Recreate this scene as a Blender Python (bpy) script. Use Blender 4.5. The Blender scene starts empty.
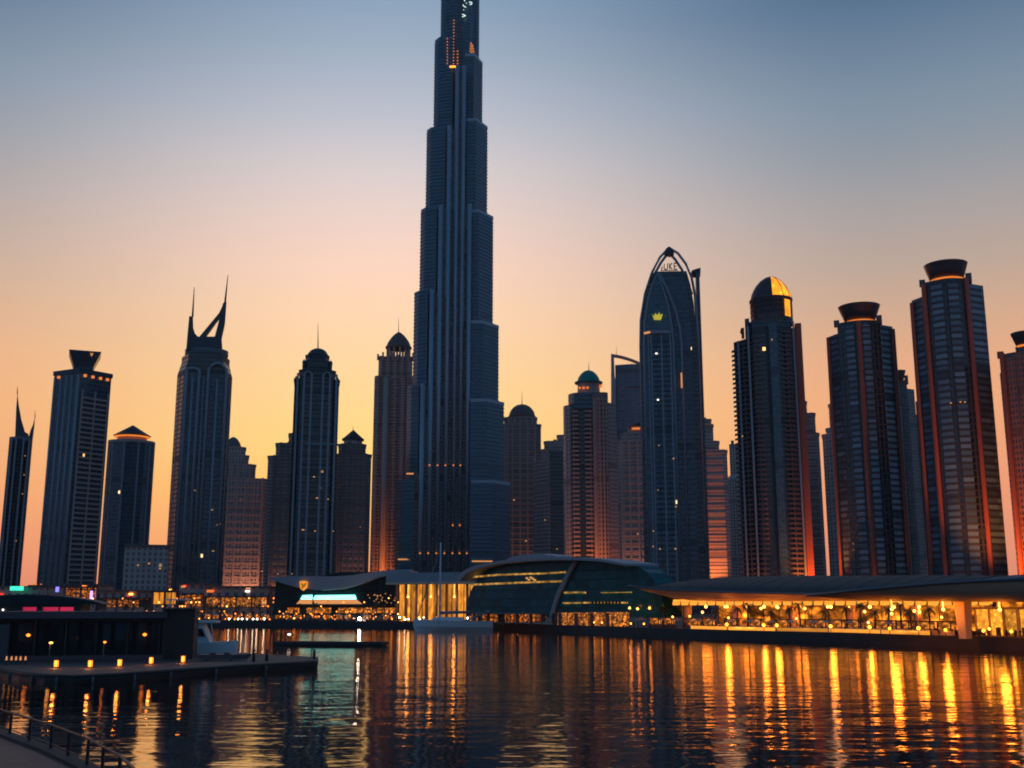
import bpy, bmesh, math, random
from math import sin, cos, tan, atan, atan2, radians as R, pi, sqrt, hypot
from mathutils import Vector, Matrix

# ------------------------------------------------------------------ camera, sky, sun, exposure
S = bpy.context.scene
COL = S.collection
F, PITCH, CH = 1096.0, R(11.4), 8.0          # focal length in pixels, upward pitch, eye height above the water
cam = bpy.data.objects.new('camera', bpy.data.cameras.new('camera'))
COL.objects.link(cam)
cam.location = (0, 0, CH)
cam.rotation_euler = (pi / 2 + PITCH, 0, 0)
cam.data.sensor_width = 36.0
cam.data.lens = 36.0 * F / 1024
cam.data.clip_start = 0.5
cam.data.clip_end = 40000
S.camera = cam

S.view_settings.view_transform = 'Standard'
S.view_settings.look = 'None'
S.view_settings.exposure = 0.0
S.view_settings.gamma = 1.0
S.cycles.use_denoising = True
S.cycles.use_adaptive_sampling = True
S.cycles.adaptive_threshold = 0.01
S.cycles.filter_width = 1.9
S.cycles.max_bounces = 6
S.cycles.diffuse_bounces = 3
S.cycles.glossy_bounces = 4
S.cycles.sample_clamp_indirect = 6.0
S.cycles.caustics_reflective = False
S.cycles.caustics_refractive = False

def lin(c):
    return tuple(((v / 255) / 12.92 if v <= 10 else (((v / 255) + 0.055) / 1.055) ** 2.4) for v in c)

SUN_AZ, SUN_EL = -5.5, 1.2                    # degrees right of the view axis, above the horizon: behind the skyline
w = bpy.data.worlds.new('World')
S.world = w
w.use_nodes = True
nt = w.node_tree
nt.nodes.clear()
def wn(kind, **kw):
    n = nt.nodes.new(kind)
    for k, v in kw.items():
        setattr(n, k, v)
    return n
def wmath(op, a, b=None, clamp=False):
    n = wn('ShaderNodeMath', operation=op)
    n.use_clamp = clamp
    for i, v in enumerate((a, b)):
        if v is None:
            continue
        if isinstance(v, (int, float)):
            n.inputs[i].default_value = v
        else:
            nt.links.new(v, n.inputs[i])
    return n.outputs[0]
tc = wn('ShaderNodeTexCoord')
sp = wn('ShaderNodeSeparateXYZ')
nt.links.new(tc.outputs['Generated'], sp.inputs[0])
elev = wmath('MULTIPLY', wmath('ARCSINE', sp.outputs[2]), 2 / pi, True)
az = wmath('MULTIPLY', wmath('ARCTAN2', sp.outputs[0], sp.outputs[1]), 180 / pi)
daz = wmath('ABSOLUTE', wmath('SUBTRACT', az, -6.5))
def sky_ramp(stops):
    n = wn('ShaderNodeValToRGB')
    cr = n.color_ramp
    cr.interpolation = 'LINEAR'
    while len(cr.elements) > 1:
        cr.elements.remove(cr.elements[0])
    for i, (e, c) in enumerate(stops):
        el = cr.elements[0] if i == 0 else cr.elements.new(e / 90)
        el.position = e / 90
        el.color = (*lin(c), 1)
    nt.links.new(elev, n.inputs[0])
    return n.outputs[0]
glow = sky_ramp([(0, (226, 142, 106)), (2.3, (240, 160, 104)), (5.4, (252, 196, 106)), (8, (255, 214, 126)), (11.6, (255, 214, 152)),
                 (14.7, (255, 214, 174)), (17.3, (250, 211, 189)), (19.9, (234, 208, 198)), (22.4, (214, 203, 203)), (25, (186, 189, 201)),
                 (27.9, (158, 173, 191)), (30.7, (134, 158, 183)), (45, (70, 100, 140)), (65, (44, 76, 112)), (90, (36, 66, 100))])
edge = sky_ramp([(0, (206, 122, 108)), (2.3, (226, 140, 114)), (5.4, (238, 152, 114)), (9.5, (240, 168, 120)), (12, (230, 170, 130)),
                 (14, (211, 168, 138)), (16.5, (186, 163, 148)), (19.5, (163, 157, 157)), (22.3, (137, 147, 158)), (25, (118, 138, 157)),
                 (29.5, (78, 107, 137)), (50, (42, 70, 106)), (90, (36, 66, 100))])
back = sky_ramp([(0, (92, 96, 116)), (9, (80, 104, 136)), (22, (58, 108, 146)), (40, (46, 100, 138)), (90, (36, 70, 104))])
def smooth(x, a, b):
    n = wn('ShaderNodeMapRange', interpolation_type='SMOOTHSTEP')
    nt.links.new(x, n.inputs[0])
    n.inputs[1].default_value, n.inputs[2].default_value = a, b
    return n.outputs[0]
def wmix(f, a, b):
    n = wn('ShaderNodeMix', data_type='RGBA')
    nt.links.new(f, n.inputs[0]); nt.links.new(a, n.inputs[6]); nt.links.new(b, n.inputs[7])
    return n.outputs[2]
grad = wmix(smooth(daz, 32, 72), wmix(smooth(daz, 0, 27), glow, edge), back)
bg1 = wn('ShaderNodeBackground')
nt.links.new(grad, bg1.inputs[0])
bg1.inputs[1].default_value = 1.1       # the haze takes a little of it
nish = wn('ShaderNodeTexSky', sky_type='NISHITA')
nish.sun_disc = False
nish.sun_elevation = R(SUN_EL)
nish.sun_rotation = R(SUN_AZ)
bg2 = wn('ShaderNodeBackground')
nt.links.new(nish.outputs[0], bg2.inputs[0])
bg2.inputs[1].default_value = 0.01
addw = wn('ShaderNodeAddShader')
nt.links.new(bg1.outputs[0], addw.inputs[0]); nt.links.new(bg2.outputs[0], addw.inputs[1])
wo = wn('ShaderNodeOutputWorld')
nt.links.new(addw.outputs[0], wo.inputs[0])

sun = bpy.data.objects.new('sun', bpy.data.lights.new('sun', 'SUN'))
COL.objects.link(sun)
sun.data.energy = 0.12                        # dusk: the sun is all but gone behind the towers
sun.data.angle = R(3)
sun.data.color = (1.0, 0.55, 0.25)
sun.rotation_euler = Vector((sin(R(SUN_AZ)) * cos(R(SUN_EL)), cos(R(SUN_AZ)) * cos(R(SUN_EL)), sin(R(SUN_EL)))).to_track_quat('Z', 'Y').to_euler()

rng = random.Random(7)
HAZE = 0.42e-4

# ------------------------------------------------------------------ pixel -> place
def P(px, py, Y):
    a = (384 - py) / F
    c, s = cos(PITCH), sin(PITCH)
    dz = Y * (a * c + s) / (c - a * s)
    zc = Y * c + dz * s
    return (px - 512) / F * zc, CH + dz, zc / F      # X, Z, metres per pixel
def G(px, Y, z=2.0):                                 # point at height z, depth Y, column px
    zc = Y * cos(PITCH) + (z - CH) * sin(PITCH)
    return Vector(((px - 512) / F * zc, Y, z))
def Yof(py, z):                                      # depth at which height z shows on row py
    a = (384 - py) / F
    c, s = cos(PITCH), sin(PITCH)
    return (z - CH) * (c - a * s) / (a * c + s)

# ------------------------------------------------------------------ mesh builder
class MB:
    def __init__(s):
        s.v, s.f, s.uv, s.m, s.sm = [], [], [], [], []
    def face(s, pts, uvs=None, m=0, smooth=False):
        i = len(s.v)
        s.v.extend(pts)
        s.f.append(list(range(i, i + len(pts))))
        s.uv.append(uvs or [(0.001, 0.001)] * len(pts))
        s.m.append(m); s.sm.append(smooth)
    def mesh_faces(s, pts, faces, m=0, smooth=True, uvs=None):
        i = len(s.v)
        s.v.extend(pts)
        for f in faces:
            s.f.append([i + k for k in f])
            s.uv.append([uvs[k] for k in f] if uvs else [(0.001, 0.001)] * len(f))
            s.m.append(m); s.sm.append(smooth)
    def prism(s, poly, z0, z1, poly2=None, m=0, cm=None, u0=0.0, smooth=False, caps=True):
        p2 = poly2 or poly
        n = len(poly)
        u = u0
        pts = [(x, y, z0) for x, y in poly] + [(x, y, z1) for x, y in p2]
        i0 = len(s.v)
        s.v.extend(pts)
        for i in range(n):
            j = (i + 1) % n
            l = hypot(poly[j][0] - poly[i][0], poly[j][1] - poly[i][1])
            s.f.append([i0 + i, i0 + j, i0 + n + j, i0 + n + i])
            s.uv.append([(u, z0), (u + l, z0), (u + l, z1), (u, z1)])
            s.m.append(m); s.sm.append(smooth)
            u += l
        if caps:
            for top in (0, 1):
                idx = [i0 + n * top + k for k in range(n)]
                s.f.append(idx if top else idx[::-1])
                s.uv.append([(0.001, 0.001)] * n)
                s.m.append(m if cm is None else cm); s.sm.append(False)
    def box(s, x0, x1, y0, y1, z0, z1, m=0, cm=None):
        s.prism([(x0, y0), (x1, y0), (x1, y1), (x0, y1)], z0, z1, m=m, cm=cm)
    def plate(s, poly, y0, y1, m=0, em=None):        # outline in x,z pushed back from y0 to y1
        n = len(poly)
        a = sum(poly[i][0] * poly[(i + 1) % n][1] - poly[(i + 1) % n][0] * poly[i][1] for i in range(n))
        if a < 0:
            poly = poly[::-1]
        pts = [(x, y0, z) for x, z in poly] + [(x, y1, z) for x, z in poly]
        i0 = len(s.v)
        s.v.extend(pts)
        s.f.append([i0 + k for k in range(n)]); s.uv.append([(x, z) for x, z in poly]); s.m.append(m); s.sm.append(False)
        s.f.append([i0 + n + k for k in range(n)][::-1]); s.uv.append([(x, z) for x, z in poly][::-1]); s.m.append(m); s.sm.append(False)
        for i in range(n):
            j = (i + 1) % n
            zi, zj = poly[i][1], poly[j][1]
            s.f.append([i0 + i, i0 + n + i, i0 + n + j, i0 + j])
            s.uv.append([(0, zi), (y1 - y0, zi), (y1 - y0, zj), (0, zj)])
            s.m.append(m if em is None else em); s.sm.append(False)
    def tube(s, pts, r, n=8, m=0, smooth=True, close=True):
        pts = [Vector(p) for p in pts]
        rs = r if isinstance(r, (list, tuple)) else [r] * len(pts)
        out = []
        for i, p in enumerate(pts):
            d = (pts[min(i + 1, len(pts) - 1)] - pts[max(i - 1, 0)]).normalized()
            up = Vector((0, 0, 1)) if abs(d.z) < 0.9 else Vector((0, 1, 0))
            a = d.cross(up).normalized(); b = a.cross(d).normalized()
            out += [tuple(p + (a * cos(2 * pi * k / n) + b * sin(2 * pi * k / n)) * rs[i]) for k in range(n)]
        f = []
        for i in range(len(pts) - 1):
            for k in range(n):
                k2 = (k + 1) % n
                f.append([i * n + k, i * n + k2, (i + 1) * n + k2, (i + 1) * n + k])
        s.mesh_faces(out, f, m, smooth)
        if close:
            s.mesh_faces(out[:n], [list(range(n))[::-1]], m, False)
            s.mesh_faces(out[-n:], [list(range(n))], m, False)
    def lathe(s, cx, cy, prof, n=24, m=0, smooth=True, a0=0.0):
        pts, uvs, f = [], [], []
        for r_, z in prof:
            for k in range(n + 1):
                a = a0 + 2 * pi * k / n
                pts.append((cx + max(r_, 1e-3) * cos(a), cy + max(r_, 1e-3) * sin(a), z))
                uvs.append((2 * pi * k / n * max(p[0] for p in prof), z))
        for i in range(len(prof) - 1):
            for k in range(n):
                f.append([i * (n + 1) + k, i * (n + 1) + k + 1, (i + 1) * (n + 1) + k + 1, (i + 1) * (n + 1) + k])
        s.mesh_faces(pts, f, m, smooth, uvs)
    def bar(s, p, q, wd, h, m=0):                    # straight square-section bar
        p, q = Vector(p), Vector(q)
        d = (q - p).normalized()
        a = d.cross(Vector((0, 0, 1)))
        a = Vector((1, 0, 0)) if a.length < 1e-3 else a.normalized()
        b = a.cross(d).normalized()
        c = [p + a * sx * wd / 2 + b * sz * h / 2 for sx, sz in ((-1, -1), (1, -1), (1, 1), (-1, 1))] + \
            [q + a * sx * wd / 2 + b * sz * h / 2 for sx, sz in ((-1, -1), (1, -1), (1, 1), (-1, 1))]
        s.mesh_faces([tuple(x) for x in c], [[0, 1, 5, 4], [1, 2, 6, 5], [2, 3, 7, 6], [3, 0, 4, 7], [3, 2, 1, 0], [4, 5, 6, 7]], m, False)
    def build(s, name, mats, parent=None, label=None, loc=None):
        me = bpy.data.meshes.new(name)
        me.from_pydata(s.v, [], s.f)
        ul = me.uv_layers.new(name='UVMap')
        flat = []
        for u in s.uv:
            for a in u:
                flat += [a[0], a[1]]
        ul.data.foreach_set('uv', flat)
        if not isinstance(mats, (list, tuple)):
            mats = [mats]
        for m_ in mats:
            me.materials.append(m_)
        me.polygons.foreach_set('material_index', s.m)
        me.polygons.foreach_set('use_smooth', s.sm)
        me.validate()
        bm = bmesh.new(); bm.from_mesh(me)
        bmesh.ops.remove_doubles(bm, verts=bm.verts, dist=0.0005)
        bmesh.ops.recalc_face_normals(bm, faces=bm.faces)
        bm.to_mesh(me); bm.free()
        o = bpy.data.objects.new(name, me)
        COL.objects.link(o)
        if parent is not None:
            o.parent = parent
        if loc is not None:
            o.location = loc
        if label:
            o['label'] = label
        return o

def empty(name, loc=(0, 0, 0), rz=0.0):
    o = bpy.data.objects.new(name, None)
    o.empty_display_size = 0.5
    COL.objects.link(o)
    o.location = loc
    o.rotation_euler = (0, 0, rz)
    return o
def tag(o, label=None, cat=None, group=None, kind=None):
    for k, v in (('label', label), ('category', cat), ('group', group), ('kind', kind)):
        if v:
            o[k] = v
    return o
def copy_tree(o, parent=None):
    c = o.copy()
    COL.objects.link(c)
    c.parent = parent
    for ch in [x for x in o.children]:
        copy_tree(ch, c)
    return c
def ngon(rx, ry, n, a0=0.0, cx=0.0, cy=0.0):
    return [(cx + rx * cos(a0 + 2 * pi * k / n), cy + ry * sin(a0 + 2 * pi * k / n)) for k in range(n)]
def rect(x0, x1, y0, y1):
    return [(x0, y0), (x1, y0), (x1, y1), (x0, y1)]

# ------------------------------------------------------------------ materials
def nmat(name):
    m = bpy.data.materials.new(name)
    m.use_nodes = True
    t = m.node_tree
    b = t.nodes['Principled BSDF']
    return m, t, b
def mth(t, op, a, b=None, c=None, clamp=False):
    n = t.nodes.new('ShaderNodeMath'); n.operation = op; n.use_clamp = clamp
    for i, v in enumerate((a, b, c)):
        if v is None:
            continue
        if isinstance(v, (int, float)):
            n.inputs[i].default_value = v
        else:
            t.links.new(v, n.inputs[i])
    return n.outputs[0]
def mixc(t, f, a, b):
    n = t.nodes.new('ShaderNodeMix'); n.data_type = 'RGBA'
    for i, v in ((0, f), (6, a), (7, b)):
        if isinstance(v, (int, float)):
            n.inputs[i].default_value = v
        elif isinstance(v, tuple):
            n.inputs[i].default_value = (*v, 1)
        else:
            t.links.new(v, n.inputs[i])
    return n.outputs[2]
def noise(t, scale, detail=3, coord=None, dim='3D', rough=0.55, stretch=None):
    n = t.nodes.new('ShaderNodeTexNoise')
    n.inputs['Scale'].default_value = scale
    n.inputs['Detail'].default_value = detail
    n.inputs['Roughness'].default_value = rough
    tcn = t.nodes.new('ShaderNodeTexCoord')
    src = coord or tcn.outputs['Object']
    if stretch:
        mp = t.nodes.new('ShaderNodeMapping')
        mp.inputs['Scale'].default_value = stretch
        t.links.new(src, mp.inputs[0]); src = mp.outputs[0]
    t.links.new(src, n.inputs['Vector'])
    return n.outputs[0]

def facade(name, glass, frame, fh=3.6, bay=3.0, mull=0.12, span=0.3, lit=0.0008, rough=0.12, var=0.5, ior=1.8, litcol=(1.0, 0.5, 0.16), lits=2.5, frough=0.6):
    m, t, b = nmat(name)
    uv = t.nodes.new('ShaderNodeUVMap')
    sp_ = t.nodes.new('ShaderNodeSeparateXYZ')
    t.links.new(uv.outputs[0], sp_.inputs[0])
    u = mth(t, 'DIVIDE', sp_.outputs[0], bay)
    v = mth(t, 'DIVIDE', sp_.outputs[1], fh)
    fu, fv = mth(t, 'FRACT', u), mth(t, 'FRACT', v)
    mask = mth(t, 'MULTIPLY', mth(t, 'MULTIPLY', mth(t, 'GREATER_THAN', fu, mull), mth(t, 'LESS_THAN', fu, 1 - mull * 0.3)), mth(t, 'GREATER_THAN', fv, span))
    cb = t.nodes.new('ShaderNodeCombineXYZ')
    t.links.new(mth(t, 'FLOOR', u), cb.inputs[0]); t.links.new(mth(t, 'FLOOR', v), cb.inputs[1])
    oi = t.nodes.new('ShaderNodeObjectInfo')
    t.links.new(mth(t, 'MULTIPLY', oi.outputs['Random'], 91.0), cb.inputs[2])
    wnz = t.nodes.new('ShaderNodeTexWhiteNoise'); wnz.noise_dimensions = '3D'
    t.links.new(cb.outputs[0], wnz.inputs['Vector'])
    sc_ = t.nodes.new('ShaderNodeSeparateColor')
    t.links.new(wnz.outputs['Color'], sc_.inputs[0])
    r1, r2, r3 = sc_.outputs
    nz = noise(t, 0.05, 4)
    g1 = tuple(c * (1 - var) for c in glass); g2 = tuple(c * (1 + var) for c in glass)
    gl = mixc(t, r1, g1, g2)
    nf = mth(t, 'MULTIPLY_ADD', noise(t, 0.35, 4, stretch=(1, 1, 0.15)), 0.5, 0.75)
    belt = mth(t, 'LESS_THAN', mth(t, 'FRACT', mth(t, 'MULTIPLY_ADD', v, 1 / 19.0, mth(t, 'MULTIPLY', oi.outputs['Random'], 0.6))), 0.075)
    nf = mth(t, 'MULTIPLY', nf, mth(t, 'MULTIPLY_ADD', belt, -0.45, 1.0))
    mask = mth(t, 'MULTIPLY', mask, mth(t, 'SUBTRACT', 1.0, mth(t, 'MULTIPLY', belt, 0.75)))
    fr = t.nodes.new('ShaderNodeVectorMath'); fr.operation = 'SCALE'
    fr.inputs[0].default_value = frame
    t.links.new(nf, fr.inputs['Scale'])
    t.links.new(mixc(t, mask, fr.outputs[0], gl), b.inputs['Base Color'])
    rr = mth(t, 'MULTIPLY_ADD', mask, rough - frough, frough)
    t.links.new(mth(t, 'ADD', rr, mth(t, 'MULTIPLY', r3, 0.08)), b.inputs['Roughness'])
    b.inputs['IOR'].default_value = ior
    bp = t.nodes.new('ShaderNodeBump')
    bp.inputs['Strength'].default_value = 0.5; bp.inputs['Distance'].default_value = 0.25
    t.links.new(mth(t, 'ADD', mth(t, 'SUBTRACT', 1.0, mask), mth(t, 'MULTIPLY', nz, 0.5)), bp.inputs['Height'])
    t.links.new(bp.outputs[0], b.inputs['Normal'])
    # lit windows: a scattered few rooms and the odd lit corridor floor
    on = mth(t, 'GREATER_THAN', r2, 1 - lit)
    t.links.new(mixc(t, r3, litcol, (1.0, 0.75, 0.42)), b.inputs['Emission Color'])
    t.links.new(mth(t, 'MULTIPLY', mth(t, 'MULTIPLY', mask, on), mth(t, 'MULTIPLY_ADD', r1, lits, 0.2)), b.inputs['Emission Strength'])
    m.cycles.emission_sampling = 'NONE'
    return m
def plain(name, col, rough=0.6, metal=0.0, nscale=0.6, namp=0.35, spec=0.5, bump=0.0):
    m, t, b = nmat(name)
    nf = mth(t, 'MULTIPLY_ADD', noise(t, nscale, 5), 2 * namp, 1 - namp)
    fr = t.nodes.new('ShaderNodeVectorMath'); fr.operation = 'SCALE'
    fr.inputs[0].default_value = col
    t.links.new(nf, fr.inputs['Scale'])
    t.links.new(fr.outputs[0], b.inputs['Base Color'])
    b.inputs['Roughness'].default_value = rough
    b.inputs['Metallic'].default_value = metal
    b.inputs['Specular IOR Level'].default_value = spec
    if bump:
        bp = t.nodes.new('ShaderNodeBump')
        bp.inputs['Strength'].default_value = bump; bp.inputs['Distance'].default_value = 0.1
        t.links.new(noise(t, nscale * 6, 3), bp.inputs['Height'])
        t.links.new(bp.outputs[0], b.inputs['Normal'])
    return m
def glowm(name, col, strength, sample=True):
    m, t, b = nmat(name)
    b.inputs['Base Color'].default_value = (0.05, 0.04, 0.03, 1)
    b.inputs['Emission Color'].default_value = (*col, 1)
    b.inputs['Emission Strength'].default_value = strength
    if not sample:
        m.cycles.emission_sampling = 'NONE'
    return m
def interior(name, c1, c2, strength, su=0.5, sv=0.6, dark=0.25, bay=4.0, mull=0.08, floor=5.0, fm=0.06, lo=0.12, drop=0.0):
    """a lit room behind glass: bright lamps, darker shop goods and people, mullions in front"""
    m, t, b = nmat(name)
    uv = t.nodes.new('ShaderNodeUVMap')
    sp_ = t.nodes.new('ShaderNodeSeparateXYZ')
    t.links.new(uv.outputs[0], sp_.inputs[0])
    mp = t.nodes.new('ShaderNodeMapping'); mp.inputs['Scale'].default_value = (su, sv, 1)
    t.links.new(uv.outputs[0], mp.inputs[0])
    n1 = noise(t, 1.0, 5, coord=mp.outputs[0], rough=0.7)
    vo = t.nodes.new('ShaderNodeTexVoronoi'); vo.inputs['Scale'].default_value = 1.6
    t.links.new(mp.outputs[0], vo.inputs['Vector'])
    lampy = mth(t, 'SUBTRACT', 0.33, vo.outputs['Distance'], clamp=True)
    mr = t.nodes.new('ShaderNodeMapRange'); mr.interpolation_type = 'SMOOTHSTEP'
    t.links.new(n1, mr.inputs[0])
    mr.inputs[1].default_value, mr.inputs[2].default_value = dark, dark + 0.35
    mr.inputs[3].default_value, mr.inputs[4].default_value = lo, 1.0
    val = mth(t, 'ADD', mr.outputs[0], mth(t, 'MULTIPLY', lampy, 4.0))
    fu = mth(t, 'FRACT', mth(t, 'DIVIDE', sp_.outputs[0], bay))
    fv = mth(t, 'FRACT', mth(t, 'DIVIDE', sp_.outputs[1], floor))
    mask = mth(t, 'MULTIPLY', mth(t, 'GREATER_THAN', fu, mull), mth(t, 'GREATER_THAN', fv, fm))
    cell = t.nodes.new('ShaderNodeTexWhiteNoise'); cell.noise_dimensions = '2D'
    cb = t.nodes.new('ShaderNodeCombineXYZ')
    t.links.new(mth(t, 'FLOOR', mth(t, 'DIVIDE', sp_.outputs[0], bay)), cb.inputs[0])
    t.links.new(mth(t, 'FLOOR', mth(t, 'DIVIDE', sp_.outputs[1], floor)), cb.inputs[1])
    t.links.new(cb.outputs[0], cell.inputs['Vector'])
    val = mth(t, 'MULTIPLY', val, mth(t, 'MULTIPLY_ADD', cell.outputs['Value'], 0.7, 0.45))
    if drop:
        val = mth(t, 'MULTIPLY', val, mth(t, 'GREATER_THAN', cell.outputs['Value'], drop))
    t.links.new(mixc(t, n1, c1, c2), b.inputs['Emission Color'])
    t.links.new(mth(t, 'MULTIPLY', mth(t, 'MULTIPLY', val, mask), strength), b.inputs['Emission Strength'])
    b.inputs['Base Color'].default_value = (0.03, 0.025, 0.02, 1)
    b.inputs['Roughness'].default_value = 0.25
    return m

M = {}
M['burj'] = facade('burj_glass', (0.006, 0.09, 0.16), (0.012, 0.11, 0.18), 4.2, 1.6, 0.22, 0.34, lit=0.0, var=0.35, frough=0.35)
M['burj_pier'] = plain('burj_pier_steel', (0.30, 0.38, 0.46), 0.38, 0.3, 0.02, 0.12)
M['burj_rib'] = plain('burj_ledge_metal', (0.04, 0.17, 0.25), 0.4, 0.1, 0.02, 0.1)
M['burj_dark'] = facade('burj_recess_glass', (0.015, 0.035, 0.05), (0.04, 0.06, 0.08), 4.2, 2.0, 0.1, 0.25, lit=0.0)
M['navy'] = facade('navy_glass', (0.018, 0.055, 0.09), (0.04, 0.065, 0.09), 3.5, 1.8, 0.15, 0.28, lit=0.0008)
M['navy_floor'] = facade('navy_glass_banded', (0.022, 0.035, 0.05), (0.16, 0.13, 0.13), 3.4, 2.6, 0.1, 0.42, lit=0.012, lits=0.4)
M['teal'] = facade('teal_glass', (0.03, 0.10, 0.14), (0.07, 0.12, 0.15), 3.5, 2.0, 0.14, 0.28, lit=0.0016)
M['black'] = facade('black_glass', (0.01, 0.018, 0.025), (0.025, 0.03, 0.035), 3.4, 2.4, 0.1, 0.25, lit=0.0004)
M['grey_pier'] = plain('grey_pier_cladding', (0.30, 0.31, 0.36), 0.5, 0.2, 0.03, 0.15)
M['plum'] = facade('plum_stone_facade', (0.05, 0.04, 0.045), (0.56, 0.35, 0.31), 3.5, 2.6, 0.45, 0.45, lit=0.0008, lits=1.2)
M['plum_fine'] = facade('plum_ribbed_facade', (0.08, 0.055, 0.06), (0.60, 0.36, 0.32), 3.3, 1.9, 0.35, 0.55, lit=0.0004, lits=1.2)
M['brown'] = facade('brown_stone_facade', (0.06, 0.05, 0.055), (0.52, 0.36, 0.33), 3.6, 3.4, 0.4, 0.4, lit=0.0012, lits=1.2)
M['slate'] = facade('slate_facade', (0.05, 0.045, 0.055), (0.30, 0.21, 0.205), 3.5, 2.2, 0.3, 0.35, lit=0.0008, lits=1.2)
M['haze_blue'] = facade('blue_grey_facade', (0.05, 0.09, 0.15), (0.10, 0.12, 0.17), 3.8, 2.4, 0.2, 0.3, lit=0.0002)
M['cup_wall'] = facade('cup_tower_wall', (0.012, 0.014, 0.02), (0.03, 0.026, 0.034), 4.1, 3.0, 0.3, 0.2, lit=0.0)
M['cup_glass'] = facade('ribbon_window_facade', (0.10, 0.17, 0.23), (0.02, 0.025, 0.035), 4.1, 9.0, 0.02, 0.42, lit=0.0006, var=0.5, rough=0.22)
M['aubergine'] = facade('aubergine_facade', (0.02, 0.018, 0.025), (0.09, 0.055, 0.065), 3.6, 2.2, 0.3, 0.4, lit=0.0002)
M['rust'] = facade('rust_stone_facade', (0.03, 0.02, 0.02), (0.30, 0.10, 0.06), 3.5, 2.2, 0.4, 0.45, lit=0.0)
M['plum_stone'] = plain('plum_stone', (0.54, 0.35, 0.31), 0.7, 0, 0.05, 0.2)
M['brown_stone'] = plain('brown_stone', (0.16, 0.11, 0.11), 0.7, 0, 0.05, 0.2)
M['terracotta'] = plain('terracotta_strip', (0.38, 0.10, 0.06), 0.55, 0, 0.04, 0.15)
M['cup'] = plain('bronze_cup_metal', (0.10, 0.055, 0.06), 0.45, 0.3, 0.05, 0.2)
M['navy_metal'] = plain('navy_metal', (0.035, 0.06, 0.085), 0.45, 0.3, 0.05, 0.15)
M['dark'] = plain('dark_metal', (0.03, 0.03, 0.035), 0.5, 0.3, 0.5, 0.2)
M['green_dome'] = plain('green_dome_metal', (0.045, 0.25, 0.21), 0.4, 0.3, 0.05, 0.15)
M['gold'] = plain('gold_dome_metal', (0.55, 0.24, 0.035), 0.5, 0.35, 0.08, 0.15)
M['roof_grey'] = plain('grey_roof_metal', (0.13, 0.14, 0.17), 0.5, 0.1, 0.05, 0.12)
M['roof_blue'] = plain('navy_roof_metal', (0.006, 0.018, 0.027), 0.6, 0.0, 0.05, 0.12)
M['pale_roof'] = plain('pale_roof_metal', (0.34, 0.34, 0.38), 0.5, 0.0, 0.05, 0.12)
M['soffit'] = plain('pale_soffit', (0.72, 0.52, 0.36), 0.7, 0, 0.2, 0.1)
M['concrete'] = plain('quay_concrete', (0.06, 0.05, 0.052), 0.8, 0, 0.3, 0.3, bump=0.2)
M['paving'] = plain('promenade_paving', (0.28, 0.22, 0.18), 0.75, 0, 0.4, 0.25)
def slab_mat():
    m, t, b = nmat('walkway_slabs')
    tcn = t.nodes.new('ShaderNodeTexCoord')
    br = t.nodes.new('ShaderNodeTexBrick')
    br.inputs['Scale'].default_value = 1.0
    br.inputs['Brick Width'].default_value = 0.9; br.inputs['Row Height'].default_value = 0.45; br.inputs['Mortar Size'].default_value = 0.018
    br.inputs['Color1'].default_value = (0.085, 0.06, 0.062, 1); br.inputs['Color2'].default_value = (0.06, 0.042, 0.045, 1); br.inputs['Mortar'].default_value = (0.02, 0.016, 0.016, 1)
    mp = t.nodes.new('ShaderNodeMapping'); mp.inputs['Rotation'].default_value = (0, 0, 0.95)
    t.links.new(tcn.outputs['Object'], mp.inputs[0]); t.links.new(mp.outputs[0], br.inputs['Vector'])
    nf = mth(t, 'MULTIPLY_ADD', noise(t, 0.8, 5), 0.9, 0.5)
    sc_ = t.nodes.new('ShaderNodeVectorMath'); sc_.operation = 'SCALE'
    t.links.new(br.outputs['Color'], sc_.inputs[0]); t.links.new(nf, sc_.inputs['Scale'])
    t.links.new(sc_.outputs[0], b.inputs['Base Color']); b.inputs['Roughness'].default_value = 0.6
    return m
M['slabs'] = slab_mat()
M['ground'] = plain('city_ground', (0.12, 0.10, 0.09), 0.9, 0, 0.02, 0.3)
M['white'] = plain('white_gelcoat', (0.78, 0.78, 0.80), 0.35, 0, 0.5, 0.08)
M['deck'] = plain('timber_deck', (0.065, 0.048, 0.05), 0.7, 0, 0.8, 0.35, bump=0.2)
M['bark'] = plain('palm_bark', (0.12, 0.08, 0.05), 0.9, 0, 2.0, 0.35, bump=0.4)
M['frond'] = plain('palm_frond', (0.05, 0.075, 0.03), 0.6, 0, 1.0, 0.35)
M['leafm'] = plain('tree_leaf', (0.045, 0.07, 0.03), 0.6, 0, 1.0, 0.4)
M['pier_glass'] = facade('pavilion_glass', (0.012, 0.03, 0.04), (0.03, 0.03, 0.035), 2.3, 2.2, 0.05, 0.06, lit=0.0, rough=0.08, var=0.7, ior=1.25)
M['canvas'] = plain('parasol_canvas', (0.45, 0.33, 0.24), 0.9, 0, 0.8, 0.15)
M['drape'] = plain('dark_drape', (0.014, 0.018, 0.024), 0.9, 0, 1.0, 0.3)
M['umber'] = plain('umber_cladding', (0.055, 0.03, 0.03), 0.7, 0, 0.5, 0.25)
M['fascia'] = plain('pavilion_fascia', (0.085, 0.075, 0.09), 0.6, 0, 0.4, 0.2)
M['sail'] = plain('furled_sail', (0.30, 0.30, 0.34), 0.85, 0, 0.8, 0.2)
M['wave_glass'] = facade('curved_hall_glass', (0.004, 0.11, 0.125), (0.006, 0.075, 0.085), 2.6, 3.0, 0.05, 0.1, lit=0.0, rough=0.12, var=0.3, ior=1.28)
M['amber'] = glowm('amber_lamp', (1.0, 0.22, 0.018), 4.0)
M['warm'] = glowm('warm_lamp', (1.0, 0.36, 0.06), 7.0)
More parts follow.
